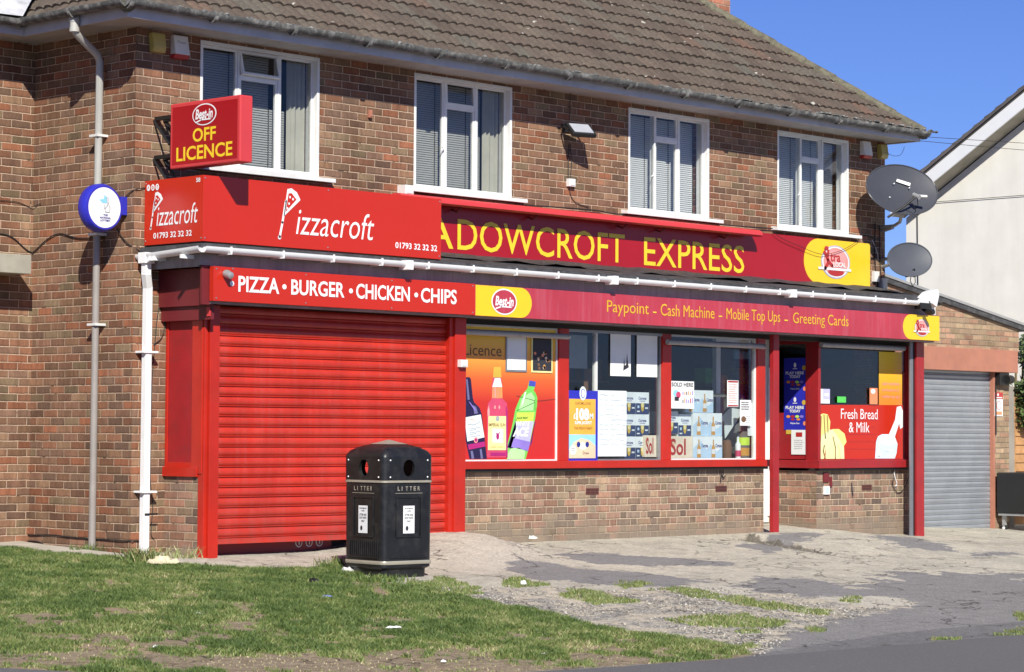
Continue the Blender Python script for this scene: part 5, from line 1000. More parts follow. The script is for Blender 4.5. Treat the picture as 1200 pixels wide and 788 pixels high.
# satellite dishes
def dish(label, c, a, b, tilt, nrm, Yc, matn, lnb, arm0, depth, mounts):
    C0 = at(*c, Y=Yc); nrm = Vector(nrm).normalized(); t = thing('satellite_dish', label, 'satellite dish', C0)
    def onp(px, py):
        dr = Vector(ray(px, py)); o = Vector(CAM); s = (C0-o).dot(nrm)/dr.dot(nrm); return o+dr*s
    nseg, nr = 48, 8; rows = []
    for j in range(nr+1):
        f = j/nr; row = []
        for i in range(nseg):
            th = 2*math.pi*i/nseg; x = a*f*math.cos(th); y = b*f*math.sin(th); tt = math.radians(tilt); row.append(onp(c[0]+x*math.cos(tt)-y*math.sin(tt), c[1]+x*math.sin(tt)+y*math.cos(tt))-nrm*(depth*(1-f*f)))
        rows.append(row)
    g = G(); vs = [p for r_ in rows for p in r_]; fs = [(j*nseg+i, j*nseg+(i+1) % nseg, (j+1)*nseg+(i+1) % nseg, (j+1)*nseg+i) for j in range(nr) for i in range(nseg)]
    nb = len(vs); vs += [p-nrm*.012 for p in vs]; fs += [tuple(nb+i for i in f[::-1]) for f in fs]; fs += [(nr*nseg+i, nr*nseg+(i+1) % nseg, nb+nr*nseg+(i+1) % nseg, nb+nr*nseg+i) for i in range(nseg)]
    g.add(vs, fs, matn); g.tube(rows[-1]+[rows[-1][0]], .009, matn, 6); g.build('reflector', t, smooth=50)
    A0 = onp(*arm0); Lp = onp(*lnb)+nrm*.16
    Lp = Vector(CAM)+Vector(ray(*lnb))*((Vector(CAM)-A0).length-.28)
    g = G(); g.tube([A0-nrm*.06, A0.lerp(Lp, .5)+Vector((0, 0, -.02)), Lp], .014, 'black', 8)
    cab = [Lp+Vector((.02, 0, -.02)), Lp+Vector((.03, 0, -.12)), Lp+Vector((-.03, 0, -.17)), Lp+Vector((-.08, 0, -.10)), A0.lerp(Lp, .6)]; g.tube(cab, .006, 'black_rubber'); g.build('arm', t, smooth=50)
    g = G(); ll = (C0-Lp).normalized(); g.cyl(Lp-ll*.05, Lp+ll*.05, .03, 'galv' if matn == 'dish_grey' else 'black', n=12)
    if matn == 'dish_grey': rr = Vector(rt); g.cyl(Lp, Lp+rr*.13+Vector((0, 0, -.01)), .026, 'galv', n=10)
    g.build('receiver', t, smooth=40)
    g = G()
    for pth in mounts: g.tube([Vector(p) if len(p) == 3 else p for p in pth], .022, 'galv', 8)
    back = C0-nrm*(depth+.02); g.cyl(back-nrm*.08, back, .06, 'black'); g.build('mount', t, smooth=40)
    return t, onp, nrm
a = at(1057, 222, Y=.12); A0b = at(1046, 252, Y=.12)
t, onp, nr_ = dish('large dark grey satellite dish at the upper right corner of the building', (1057, 222.5), 42.5, 28, 15, (-.33, -.80, .42), .12, 'dish_grey', (1074, 230), (1043, 252), .07, [[(7.40, .655, 3.82), (7.36, .42, 3.82), (7.32, .30, 3.86), (7.30, .24, 4.0)], [(7.40, .655, 3.76), (7.34, .42, 3.80)], [(7.30, .24, 4.0), at(1057, 225, Y=.30)]])
g = G(); pl = [onp(*p)-nr_*.038 for p in [(1053, 208), (1069, 213), (1068, 216.5), (1052, 211)]]; g.poly(pl, 'white_print')
for p in [(1049, 214), (1044, 230), (1067, 219)]: q_ = onp(*p)-nr_*.035; g.lathe([(0, .01), (.012, .008)], q_, nr_, 'white_print', 8)
g.build('badge', t, normals=False)
dish('smaller grey mesh satellite dish below the large dish', (1066, 304.5), 26, 19.5, 5, (-.35, -.85, .35), .15, 'dish_mesh', (1071, 320), (1064, 322), .05, [[(7.45, .655, 3.42), (7.42, .35, 3.40), (7.40, .25, 3.40)], [(7.45, .655, 3.32), (7.42, .35, 3.38)]])
# cables
def cable(name, label, pts, r=.008, m='black_rubber', grp=None):
    P_ = [Vector(p) for p in pts]; out = []
    for i in range(len(P_)-1):
        p0, p1, p2, p3 = P_[max(i-1, 0)], P_[i], P_[i+1], P_[min(i+2, len(P_)-1)]
        for k_ in range(5):
            t_ = k_/5; out.append(.5*((2*p1)+(p2-p0)*t_+(2*p0-5*p1+4*p2-p3)*t_*t_+(3*p1-p0-3*p2+p3)*t_**3))
    out.append(P_[-1]); g = G(); g.tube(out, r*.72, m, 5); return tag(g.build(name, smooth=60), label, 'cable', grp)
def onA(*pp): return [at(x, y, X=XL-.012) for x, y in pp]
def onB(*pp): return [at(x, y, Y=YW-.012) for x, y in pp]
def onL(*pp): return [at(x, y, Y=YL-.012) for x, y in pp]
cable('cable', 'black cable sagging across the side wall behind the lottery sign', onL((0, 274), (14, 278), (30, 292), (37, 296))+onA((40, 295), (55, 281), (70, 274), (90, 279), (112, 279), (122, 279)))
cable('cable', 'thin black cable on the wing wall above the sagging one', onL((0, 235), (20, 237), (36, 243))+onA((44, 240), (48, 239)), .005)
cable('cable', 'black cable looping from the lottery sign up to the red board', onA((136, 228), (144, 233), (152, 226))+onB((160, 222), (172, 220)), .007)
cable('cable', 'black cable dropping from the lottery sign behind the white gutter end', onA((137, 268), (142, 277), (152, 287))+onB((163, 294), (167, 298)), .007)
cable('cable', 'black cable along the foot of the side wall', onA((8, 596), (9, 610), (18, 621), (32, 627), (60, 627), (85, 630), (115, 632), (150, 634))+onB((158, 634), (165, 634)), .008)
cable('cable', 'lower black cable crossing behind the foot of the grey pipe', onA((0, 633), (25, 634), (45, 635), (60, 644), (75, 647)), .007)
cable('cable', 'tangled thin cable hanging right of the white downpipe', onB((186, 330), (188, 350), (184, 375), (181, 410), (178, 450), (177, 500), (176, 560), (179, 590), (177, 625), (181, 632)), .006)
cable('cable', 'cable looping from the shop side panel to the white downpipe', onB((187, 332), (193, 350), (194, 372), (190, 395), (180, 404)), .006)
cable('cable', 'straight cable from the eaves down to the floodlight', onB((669, 108), (668, 125), (668, 142)), .005)
cable('cable', 'twin cable from the floodlight to the junction box', onB((667, 170), (666, 190), (666, 209)), .007); cable('cable', 'thin cable curving from the floodlight past the junction box to the sign', onB((668, 168), (670, 190), (669, 205), (668, 225), (674, 237), (690, 243)), .006)
cable('cable', 'black cable running along the top of the MEADOWCROFT sign', [at(x, y, Y=YW-.03) for x, y in [(478, 223), (500, 229), (560, 236), (600, 240), (650, 243), (700, 247), (722, 251), (800, 257), (850, 264), (905, 268)]], .011)
cable('cable', 'thin black cable sagging over the yellow end of the upper sign', [at(x, y, Y=.56) for x, y in [(905, 270), (915, 279), (935, 288), (962, 298), (985, 294), (1003, 284), (1008, 280)]], .005)
cable('cable', 'dark cable bundle from the sill to the satellite dish brackets', onB((1006, 280), (1014, 276), (1022, 279), (1030, 281)), .012); cable('cable', 'black cable hanging down the right corner below the dishes', onB((1026, 262), (1025, 290), (1026, 315), (1029, 335), (1027, 345)), .010); cable('cable', 'second black cable hanging beside the corner below the dishes', onB((1031, 265), (1031, 300), (1033, 330), (1034, 343)), .008)
cable('cable', 'pale cable on the right corner between the two dish brackets', onB((1022, 281), (1028, 296), (1029, 305)), .006, 'white_gutter')
cable('cable', 'white cable loop below the bread window sill', [at(x, y, Y=.245) for x, y in [(1064, 546), (1050, 549), (1048, 556), (1051, 567), (1049, 570)]], .008, 'white_gutter')
cable('cable', 'black cable loop on the brick below the bread window', [at(x, y, Y=.245) for x, y in [(1067, 551), (1064, 562), (1058, 575), (1051, 577), (1046, 568), (1048, 560)]], .007)
cable('wire', 'upper overhead wire from the eaves to the right', [(7.95, .3, 4.99), (11, .3, 5.16), (16, 0, 5.4), (30, -2, 6.5)], .005, 'black_rubber'); cable('wire', 'lower overhead wire from the eaves to the right', [(7.7, .35, 4.93), (11, .3, 5.06), (16, 0, 5.3), (30, -2, 6.2)], .005)
cable('cable', 'thin looping wire below the right eaves', [at(x, y, Y=.5) for x, y in [(1038, 179), (1048, 183), (1056, 181), (1060, 172)]], .004)

# ================================================================== LITTER BIN
BP = atg(446, 679); a0 = Vector((-3.235, -1.60, 0)); 
bz = float(gz(a0.x, a0.y))-.01
M_ = Matrix.Translation((a0.x, a0.y, bz-.03)) @ Matrix.Rotation(math.radians(-4), 4, 'Z') @ Matrix.Diagonal((1.03, 1.03, .98, 1))
LB = thing('litter_bin', 'black square litter bin with gold LITTER lettering and domed hood on the grass edge', 'litter bin', (a0.x, a0.y, bz))
def rsq(h, z, r, n_=5):
    out = []
    for cx2, cy2, a1 in ((h-r, h-r, 0), (-h+r, h-r, 90), (-h+r, -h+r, 180), (h-r, -h+r, 270)):
        for k_ in range(n_+1): t_ = math.radians(a1+90*k_/n_); out.append((cx2+r*math.cos(t_), cy2+r*math.sin(t_), z))
    return out
def loft(g, secs, m):
    vs = [p for s in secs for p in s]; k_ = len(secs[0]); g.add(vs, [(j*k_+i, j*k_+(i+1) % k_, (j+1)*k_+(i+1) % k_, (j+1)*k_+i) for j in range(len(secs)-1) for i in range(k_)]+[tuple(range(k_))[::-1], tuple(range((len(secs)-1)*k_, len(secs)*k_))], m)
H = .268
g = G(M_); loft(g, [rsq(.235, 0, .05), rsq(.24, .10, .05), rsq(H, .12, .05), rsq(H+.004, .86, .05), rsq(H-.01, .875, .05)], 'bin_black'); g.build('body', LB, smooth=35)
g = G(M_); loft(g, [rsq(H+.006, .145, .052), rsq(H+.008, .15, .052), rsq(H+.008, .172, .052), rsq(H+.006, .177, .052)], 'gold_band'); loft(g, [rsq(H+.004, .868, .052), rsq(H+.01, .872, .052), rsq(H+.01, .888, .052), rsq(H+.004, .892, .052)], 'gold_band'); g.build('band', LB, smooth=35)
# hood with round openings: four faces each a plate with a real hole, dark inside
g = G(M_); hz0, hz1 = .89, 1.10
def holeface(g, ang):
    Rm = Matrix.Rotation(math.radians(ang), 4, 'Z'); n_ = 24; hr = .062; hh = .085; w2 = H+.006
    ho = [Vector((hr*math.cos(2*math.pi*i/n_), -w2, 1.0+hh*math.sin(2*math.pi*i/n_)*.9)) for i in range(n_)]
    def outp(i):
        t_ = 2*math.pi*i/n_; c, s = math.cos(t_), math.sin(t_); X2, Z2 = w2-.045, .105; k2 = min(X2/abs(c) if abs(c) > 1e-6 else 9, Z2/abs(s) if abs(s) > 1e-6 else 9); return Vector((c*k2, -w2, .997+s*k2))
    ou = [outp(i) for i in range(n_)]; inn = [v+Vector((0, .03, 0)) for v in ho]
    g.add([Rm @ v for v in ho+ou+inn], [(i, (i+1) % n_, n_+(i+1) % n_, n_+i) for i in range(n_)]+[(i, 2*n_+i, 2*n_+(i+1) % n_, (i+1) % n_) for i in range(n_)], 'bin_black')
for ang in (0, 90, 180, 270): holeface(g, ang)
for sx in (1, -1):
    for sy in (1, -1):
        cx2, cy2 = sx*(H+.006-.05), sy*(H+.006-.05); g.cyl((cx2, cy2, .892), (cx2, cy2, 1.102), .051, 'bin_black', n=20)
loft(g, [rsq(H+.008, 1.095, .05), rsq(H+.006, 1.115, .05), rsq(H-.02, 1.155, .05), rsq(H-.07, 1.19, .06), rsq(.13, 1.212, .06)], 'bin_black')
g.build('hood', LB, smooth=40)
g = G(M_); loft(g, [rsq(.125, 1.208, .05), rsq(.13, 1.214, .05), rsq(.06, 1.235, .03), rsq(.012, 1.252, .006)], 'gold_band'); g.build('ash_tray', LB, smooth=35)
g = G(M_); g.box(-.2, .2, -.2, .2, .885, .90, 'bin_dull'); g.box(.19, .2, -.2, .2, .90, 1.09, 'bin_dull'); g.build('liner_baffle', LB)  # upright plate added to block the far opening so one hole looks dark
for ang in (0, -90):
    Rm = M_ @ Matrix.Rotation(math.radians(ang), 4, 'Z'); g = G(Rm); w2 = H+.0045
    d = D(g, (0, -w2, 0), XR, ZU, .0015)
    g.box(-.20, .20, -w2-.006, -w2+.002, .20, .215, 'bin_black')
    for (x0, x1, z0, z1) in ((-.135, .135, .735, .745), (-.135, .135, .385, .395), (-.14, -.13, .385, .745), (.13, .14, .385, .745)): g.box(x0, x1, -w2-.008, -w2+.002, z0, z1, 'bin_black')
    if ang: 
        for k_ in range(15): g.box(-.19+k_*.027, -.178+k_*.027, -w2-.005, -w2+.002, .22, .355, 'bin_black')
    g.build('door_panel' if not ang else 'side_moulding', LB, bevel=.002)
    g = G(Rm); d = D(g, (0, -w2-.001, 0), XR, ZU, .0015); 
    for i, ch in enumerate('LITTER'): d.text(ch, -.125+i*.044, .80, .026 if ch != 'I' else .008, .038, 'gold_band', 1, .02)
    d.rect(-.15, .15, .775, .779, 'gold_band', 1)
    for u in (-.205, .205):
        for v in (.92, 1.07): q = G(Rm); q.lathe([(0, .008), (.004, .006), (.006, .001)], Vector((u, -w2-.004, v)), (0, -1, 0), 'white_print', 10); q.build('rivet', LB, smooth=50)
    g.build('lettering', LB, normals=False)
    g = G(Rm); d = D(g, (0, -w2-.001, 0), XR, ZU, .0015); d.rect(-.062, .062, .42, .665, 'white_print', 1)
    for i, (t_, v_, w_, h_) in enumerate((('NO HOUSEHOLD', .635, .095, .012), ('WASTE', .612, .04, .012), ('LITTER AND', .575, .095, .018), ('DOG WASTE', .548, .095, .018), ('ONLY', .518, .045, .018))): d.text(t_, -w_/2, v_, w_, h_, 'ink', 2, .03)
    d.disc(-.02, .465, .016, .022, 'ink', 2, 12); g.build('label_sticker', LB, normals=False)

# ================================================================== GARAGE, HOUSE, FENCE AT THE RIGHT
GA = thing('garage', 'low brick garage with sloping roof, terracotta beam and grey roller shutter', 'garage', (9.9, 3, -.1)); YG = 1.5
def ztop(x): return 3.22-(x-8.76)*.1565
g = G()
g.prism([(7.56, YG, 2.385), (11.98, YG, 2.385), (11.98, YG, ztop(11.98)), (7.56, YG, ztop(7.56))], (0, .22, 0), 'brick_garage'); g.box(11.34, 11.72, YG, YG+.22, -.3, 2.385, 'brick_garage'); g.box(7.56, 9.0, YG, YG+.22, -.3, 2.385, 'brick_garage'); g.box(11.5, 11.72, YG+.22, 7, -.3, ztop(11.72)-.1, 'brick_garage'); g.build('wall', GA)
g = G(); g.prism([(7.55, YG-.05, ztop(7.55)-.02), (12.12, YG-.05, ztop(12.12)-.02), (12.12, YG-.05, ztop(12.12)+.07), (7.55, YG-.05, ztop(7.55)+.07)], (0, 5.5, 0), 'lead'); g.build('roof', GA)
g = G(); g.prism([(7.55, YG-.065, ztop(7.55)+.05), (12.12, YG-.065, ztop(12.12)+.05), (12.12, YG-.065, ztop(12.12)+.085), (7.55, YG-.065, ztop(7.55)+.085)], (0, .015, 0), 'galv'); g.build('roof_edge', GA)
g = G(); g.box(7.7, 11.80, YG-.10, YG-.002, 2.077, 2.39, 'terracotta'); g.build('lintel', GA, bevel=.006)
q = G(); z = -.12; prof = []
while z < 2.06:
    for dz, dy in ((0, 0), (.006, -.010), (.012, -.003), (.036, -.013), (.06, -.012), (.070, 0)): prof.append((z+dz, dy))
    z += .0742
vs = []
for x_ in (8.6, 11.31): vs += [(x_, YG+.06+dy, z_) for z_, dy in prof]
k = len(prof); q.add(vs, [(i, i+1, k+i+1, k+i) for i in range(k-1)], 'galv_shutter'); q.build('roller_shutter', GA, smooth=50)
g = G(); g.box(11.30, 11.345, YG-.01, YG+.05, -.15, 2.077, 'terracotta'); g.box(8.55, 8.6, YG-.01, YG+.05, -.15, 2.077, 'terracotta'); g.build('shutter_guide', GA)
g = G(); g.box(11.36, 11.60, YG-.08, YG, 1.9, 2.07, 'black'); g.cyl((11.50, YG-.10, 1.98), (11.62, YG-.10, 1.98), .06, 'black'); g.box(11.34, 11.37, YG-.02, YG, 1.2, 1.95, 'black'); g.build('motor_box', GA)
x0, x1 = at(1165.5, 480, Y=YG-.01).x, at(1175, 480, Y=YG-.01).x
g = G(); zt_, zb_ = at(1170, 460, Y=YG).z, at(1170, 488, Y=YG).z; g.box(x0, x1, YG-.012, YG-.002, zb_, zt_, 'paper'); d = D(g, (x0, YG-.012, zb_), XR, ZU, .0015); w_ = x1-x0; h_ = zt_-zb_; d.rect(0, w_, h_*.72, h_, 'alarm_red', 0); d.disc(w_*.4, h_*.9, .02, .02, 'white_print', 1, 10); d.rect(w_*.1, w_*.9, h_*.76, h_*.8, 'white_print', 1); d.disc(w_*.5, h_*.45, .06, .07, 'pink_light', 0, 16); d.disc(w_*.5, h_*.45, .04, .05, 'paper', 1, 16); d.rect(w_*.1, w_*.9, h_*.06, h_*.2, 'coral', 0); tag(g.build('warning_sign', normals=False), 'small red and white warning sign right of the grey roller shutter', 'sign')
# neighbouring house
HX = 15.0; HO = thing('house', 'pale cream rendered house with white bargeboard behind the garage', 'house', (HX+3, 1, -.2))
eb = at(1062, 300, X=HX); ey = eb.y; sl = .625
vl = at(1085, 205, X=HX-.35); vh = at(1200, 110, X=HX-.35); sl = (vh.z-vl.z)/(vl.y-vh.y)
ry = ey-5.2; 
def vz(y): return vl.z+(vl.y-y)*sl if y > ry else vl.z+(vl.y-ry)*sl-(ry-y)*sl
g = G(); y2 = ry-(ey-ry); g.prism([(HX, ey, -.3), (HX, y2, -.3), (HX, y2, vz(y2)-.25), (HX, ry, vz(ry)-.25), (HX, ey, vz(ey)-.25)], (8, 0, 0), 'render_cream'); g.build('wall', HO)
g = G(); e2 = ey+.03
for s_ in (0, 1):
    ya, yb = (e2, ry) if s_ == 0 else (y2-.35, ry); za, zb2 = vz(e2), vz(ry)
    vs = []; fs = []
    g.add([(HX-.42, ya, za+.0), (HX-.42, yb, zb2+.0), (HX-.42, yb, zb2+.10), (HX-.42, ya, za+.10), (HX+8.4, ya, za), (HX+8.4, yb, zb2), (HX+8.4, yb, zb2+.10), (HX+8.4, ya, za+.10)], [(0, 1, 2, 3), (3, 2, 6, 7), (0, 4, 5, 1), (4, 7, 6, 5), (0, 3, 7, 4)], 'house_tile')
    for i in range(26):      # tile ends stepping up the verge
        t_ = i/26; y_ = ya+(yb-ya)*t_; z_ = za+(zb2-za)*t_; dy = (yb-ya)/26; g.add([(HX-.45, y_, z_+.10), (HX-.45, y_+dy, z_+.10+(zb2-za)/26-.03), (HX-.45, y_+dy, z_+(zb2-za)/26+.02), (HX-.45, y_, z_+.02), (HX+.3, y_, z_+.13), (HX+.3, y_+dy, z_+.10+(zb2-za)/26-.03)], [(0, 1, 2, 3), (0, 4, 5, 1)], 'house_tile')
g.build('roof', HO, normals=True)
g = G(); g.prism([(HX-.40, e2, vz(e2)-.24), (HX-.40, ry, vz(ry)-.24), (HX-.40, ry, vz(ry)-.001), (HX-.40, e2, vz(e2)-.001)], (.03, 0, 0), 'white_print'); g.prism([(HX-.40, y2-.35, vz(e2)-.24), (HX-.40, ry, vz(ry)-.24), (HX-.40, ry, vz(ry)-.001), (HX-.40, y2-.35, vz(e2)-.001)], (.03, 0, 0), 'white_print'); g.build('bargeboard', HO)
g = G(); g.prism([(HX-.37, e2, vz(e2)-.20), (HX-.37, ry, vz(ry)-.20), (HX-.37, ry, vz(ry)-.23), (HX-.37, e2, vz(e2)-.23)], (.37, 0, 0), 'concrete_lintel'); g.build('soffit', HO)
g = G(); g.tube([at(1095, 237, X=HX-.02), at(1200, 229, X=HX-.02), at(1260, 224, X=HX-.02)], .005, 'black_rubber'); g.tube([at(1075, 250, X=HX-.02), at(1076, 345, X=HX-.02), at(1077, 420, X=HX-.02)], .007, 'black_rubber'); g.build('cable', HO)
# fence, cart, bush
FE = thing('fence', 'golden timber fence panel with grey concrete post beside the garage', 'fence', (13.4, 1.95, -.2)); YFn = 1.95
fx0 = at(1185.5, 500, Y=YFn).x; fz1 = at(1190, 463, Y=YFn).z; px0 = at(1176.5, 480, Y=YFn).x
g = G(); z = -.1
while z < fz1-.05: g.prism([(fx0, YFn, z), (fx0, YFn-.028, z+.004), (fx0, YFn-.008, z+.15), (fx0, YFn, z+.15)], (1.8, 0, 0), 'wood_fence'); z += .128
g.box(fx0, fx0+.04, YFn-.04, YFn+.02, -.1, fz1, 'wood_fence'); g.box(fx0, fx0+1.8, YFn-.03, YFn+.03, fz1, fz1+.03, 'wood_fence'); g.build('panel', FE)
g = G(); g.box(px0, fx0-.02, YFn-.06, YFn+.06, -.2, fz1+.12, 'concrete_post'); g.build('post', FE, bevel=.006)
YC = .9; cx0 = at(1167.5, 580, Y=YC+.55).x; cz1 = at(1180, 555, Y=YC).z; cz0 = at(1180, 604, Y=YC).z; gz0 = float(gz(cx0, YC))
CT = thing('utility_cart', 'black panelled cart on castors parked against the garage wall', 'cart', (cx0+.8, YC+.4, gz0))
g = G(); g.box(cx0, cx0+1.6, YC, YC+.55, cz0, cz1, 'bin_dull'); g.build('box', CT, bevel=.02)
g = G(); g.box(cx0+.02, cx0+1.58, YC+.02, YC+.53, cz0-.03, cz0, 'galv'); g.build('chassis', CT)
for dx, dy in ((.10, .06), (1.45, .06), (.10, .48), (1.45, .48), (.75, .06)):
    g = G(); zc = gz0+.045; g.cyl((cx0+dx-.02, YC+dy, zc), (cx0+dx+.02, YC+dy, zc), .045, 'black_rubber', n=16); g.cyl((cx0+dx-.023, YC+dy, zc), (cx0+dx+.023, YC+dy, zc), .022, 'white_print', n=10); g.box(cx0+dx-.03, cx0+dx+.03, YC+dy-.02, YC+dy+.02, zc+.03, cz0-.03, 'galv'); g.build('wheel', CT, smooth=40)
# bush
m, n, bs = newmat('leaf'); at_ = n.nodes.new('ShaderNodeAttribute'); at_.attribute_name = 'tint'
n.links.new(ramp(n, at_.outputs['Fac'], [(0, (.03, .05, .018)), (.5, (.06, .10, .03)), (.85, (.11, .16, .05)), (1, (.20, .20, .08))]), bs.inputs['Base Color']); bs.inputs['Roughness'].default_value = .5
def leafmass(name, parent, centres, n_, size, mat='leaf'):
    vs, fs, tv = [], [], []
    for i in range(n_):
        c, r_ = random.choice(centres); u_ = Vector((random.gauss(0, 1), random.gauss(0, 1), random.gauss(0, 1))).normalized()*(r_*random.random()**.4)
        p = Vector(c)+u_; a_ = Vector((random.gauss(0, 1), random.gauss(0, 1), random.gauss(0, 1))).normalized(); b_ = a_.orthogonal().normalized(); s_ = size*random.uniform(.6, 1.3); k_ = len(vs)
        vs += [p-a_*s_, p+b_*s_*.45, p+a_*s_, p-b_*s_*.45]; fs.append((k_, k_+1, k_+2, k_+3)); tv += [random.random()]*4
    o0 = OFF[parent.name]; me = bpy.data.meshes.new(name); me.from_pydata([(v-o0)[:] for v in vs], [], fs); at2 = me.attributes.new('tint', 'FLOAT', 'POINT'); at2.data.foreach_set('value', np.array(tv, 'f')); me.materials.append(MATS[mat]); o = bpy.data.objects.new(name, me); COL.objects.link(o); o.parent = parent; return o
bp = at(1197, 470, Y=1.85)
BU = thing('bush', 'dark evergreen shrub leaning over the fence at the right edge', 'shrub', (bp.x, 1.85, -.1))
cs = [((bp.x+random.uniform(0, .5)+.25*abs(z_-1.9), 2.0+random.uniform(-.3, .15), z_), random.uniform(.14, .3)) for z_ in np.arange(1.35, 2.6, .07)]
leafmass('foliage', BU, cs, 4200, .05); g = G()
for k_ in range(4): g.tube([(bp.x+.4+.1*k_, 2.2, -.1), (bp.x+.3+.12*k_, 2.15, 1.2), (bp.x+.1+.2*k_, 2.0, 2.3)], .02, 'stem')
g.build('stem', BU)

# ================================================================== GRASS, WEEDS, GRAVEL, LITTER
def blades(name, P2, hmin, hmax, wid, lean, matn, label=None, cat=None, dry=None, hs=None):
    n_ = len(P2); z = gz(P2[:, 0], P2[:, 1]); h = RNG.uniform(hmin, hmax, n_)*(1 if hs is None else hs); a_ = RNG.uniform(0, 2*np.pi, n_); ln = RNG.uniform(.2, 1, n_)*lean*h; w = wid*RNG.uniform(.6, 1.3, n_)
    la = RNG.uniform(0, 2*np.pi, n_); dx, dy = np.cos(a_)*w, np.sin(a_)*w; lx, ly = np.cos(la)*ln, np.sin(la)*ln
    v = np.zeros((n_, 5, 3), 'f'); X_, Y_ = P2[:, 0], P2[:, 1]
    v[:, 0] = np.stack([X_-dx, Y_-dy, z-.004], 1); v[:, 1] = np.stack([X_+dx, Y_+dy, z-.004], 1); v[:, 2] = np.stack([X_+dx*.8+lx*.4, Y_+dy*.8+ly*.4, z+h*.55], 1); v[:, 3] = np.stack([X_-dx*.8+lx*.4, Y_-dy*.8+ly*.4, z+h*.55], 1); v[:, 4] = np.stack([X_+lx, Y_+ly, z+h], 1)
    b = np.arange(n_)*5; q4 = np.stack([b, b+1, b+2, b+3], 1); t3 = np.stack([b+3, b+2, b+4], 1)
    me = bpy.data.meshes.new(name); me.vertices.add(n_*5); me.vertices.foreach_set('co', v.ravel()); me.loops.add(n_*7); me.loops.foreach_set('vertex_index', np.concatenate([q4.ravel(), t3.ravel()]).astype('i'))
    me.polygons.add(n_*2); me.polygons.foreach_set('loop_start', np.concatenate([np.arange(n_)*4, n_*4+np.arange(n_)*3]).astype('i')); me.update(); me.validate()
    tn = me.attributes.new('tint', 'FLOAT', 'POINT'); tn.data.foreach_set('value', np.repeat(RNG.random(n_) if dry is None else dry, 5).astype('f')); me.materials.append(MATS[matn])
    o = bpy.data.objects.new(name, me); COL.objects.link(o); return o
m, n, bs = newmat('grass_blade'); at_ = n.nodes.new('ShaderNodeAttribute'); at_.attribute_name = 'tint'
n.links.new(ramp(n, at_.outputs['Fac'], [(0, (.075, .12, .032)), (.32, (.13, .185, .048)), (.58, (.20, .24, .075)), (.78, (.30, .29, .13)), (1, (.50, .43, .25))]), bs.inputs['Base Color']); bs.inputs['Roughness'].default_value = .5; bs.inputs['Specular IOR Level'].default_value = .3
def vnoise(P2, sc, seed):
    r = np.random.default_rng(seed); T_ = r.random((64, 64)); q = P2*sc; i = np.floor(q).astype(int); f = q-i; f = f*f*(3-2*f); g_ = lambda a, b: T_[(i[:, 0]+a) % 64, (i[:, 1]+b) % 64]
    return (g_(0, 0)*(1-f[:, 0])+g_(1, 0)*f[:, 0])*(1-f[:, 1])+(g_(0, 1)*(1-f[:, 0])+g_(1, 1)*f[:, 0])*f[:, 1]
vp_ = POL['verge'][0]; lo, hi = vp_.min(0), vp_.max(0); lo = np.maximum(lo, [-13, -8]); hi = np.minimum(hi, [4, 3])
C_ = RNG.uniform(lo, hi, (1300000, 2)); s_ = sdist(C_, vp_)
bare = [(atg(55*0+190, 685), 0.0)]
BARE = [(62, 728, .22), (185, 755, .28), (160, 765, .35), (215, 700, .12), (270, 733, .16), (300, 727, .16), (40, 775, .3), (330, 778, .3), (600, 745, .18), (650, 752, .18), (740, 752, .18), (500, 780, .4), (700, 770, .3), (255, 778, .3), (420, 787, .5), (560, 782, .5), (110, 690, .10), (50, 700, .12)]
den = .68+.55*(vnoise(C_, 1.7, 1)-.5)+.8*(vnoise(C_, 5, 2)-.5)+.9*(vnoise(C_, 14, 3)-.5)
for bx, by, br in BARE:
    p = atg(bx, by); dd_ = np.hypot((C_[:, 0]-p.x)*.9, (C_[:, 1]-p.y)*.9)/br; den -= .55*np.exp(-dd_**2)
ed = np.interp(C_[:, 0], [e[0] for e in EDGE], [e[1] for e in EDGE]); fromroad = C_[:, 1]-ed
den -= .5*np.exp(-np.clip(fromroad, 0, 9)/.10)
keep = (s_ > .02*RNG.standard_normal(len(C_))+.02) & (fromroad > .05) & (RNG.random(len(C_)) < np.clip((den-.22)*1.7, 0.03, 1))
Pg = C_[keep]; dng = den[keep]; tint = np.clip(RNG.beta(1.4, 2.0, len(Pg))*.8+(.68-dng)*.5+(vnoise(Pg, 2.3, 11)-.5)*.55+(vnoise(Pg, 8, 12)-.5)*.5, 0, 1)
print('grass blades', len(Pg))
go = blades('grass', Pg, .012, .042, .0036, 1.3, 'grass_blade', dry=tint, hs=np.clip(dng*1.5, .3, 1.15)); tag(go, 'short worn green verge grass in front of the shops', 'grass', kind='stuff')
# grass tufts in the cracked forecourt
TU = [[(480, 684), (520, 678), (560, 690), (566, 697), (520, 697), (490, 692)], [(583, 682), (610, 679), (635, 683), (642, 689), (600, 690)], [(652, 695), (680, 692), (710, 697), (742, 706), (700, 709), (665, 702)], [(766, 688), (800, 690), (850, 698), (885, 704), (970, 717), (966, 721), (900, 714), (840, 704), (775, 696)], [(788, 727), (830, 721), (880, 722), (920, 729), (912, 736), (850, 737), (800, 732)], [(728, 684), (750, 682), (757, 687), (735, 690)], [(1088, 749), (1105, 747), (1118, 749), (1100, 752)], [(1180, 741), (1200, 737), (1215, 740), (1195, 745)], [(1190, 722), (1215, 719), (1225, 724), (1200, 727)], [(848, 741), (880, 738), (895, 743), (870, 747)], [(870, 752), (890, 755), (880, 762), (860, 760)], [(985, 705), (1010, 700), (1012, 703), (1000, 708)], [(1150, 742), (1175, 741), (1170, 745)], [(940, 735), (965, 737), (950, 741)]]
tp = []
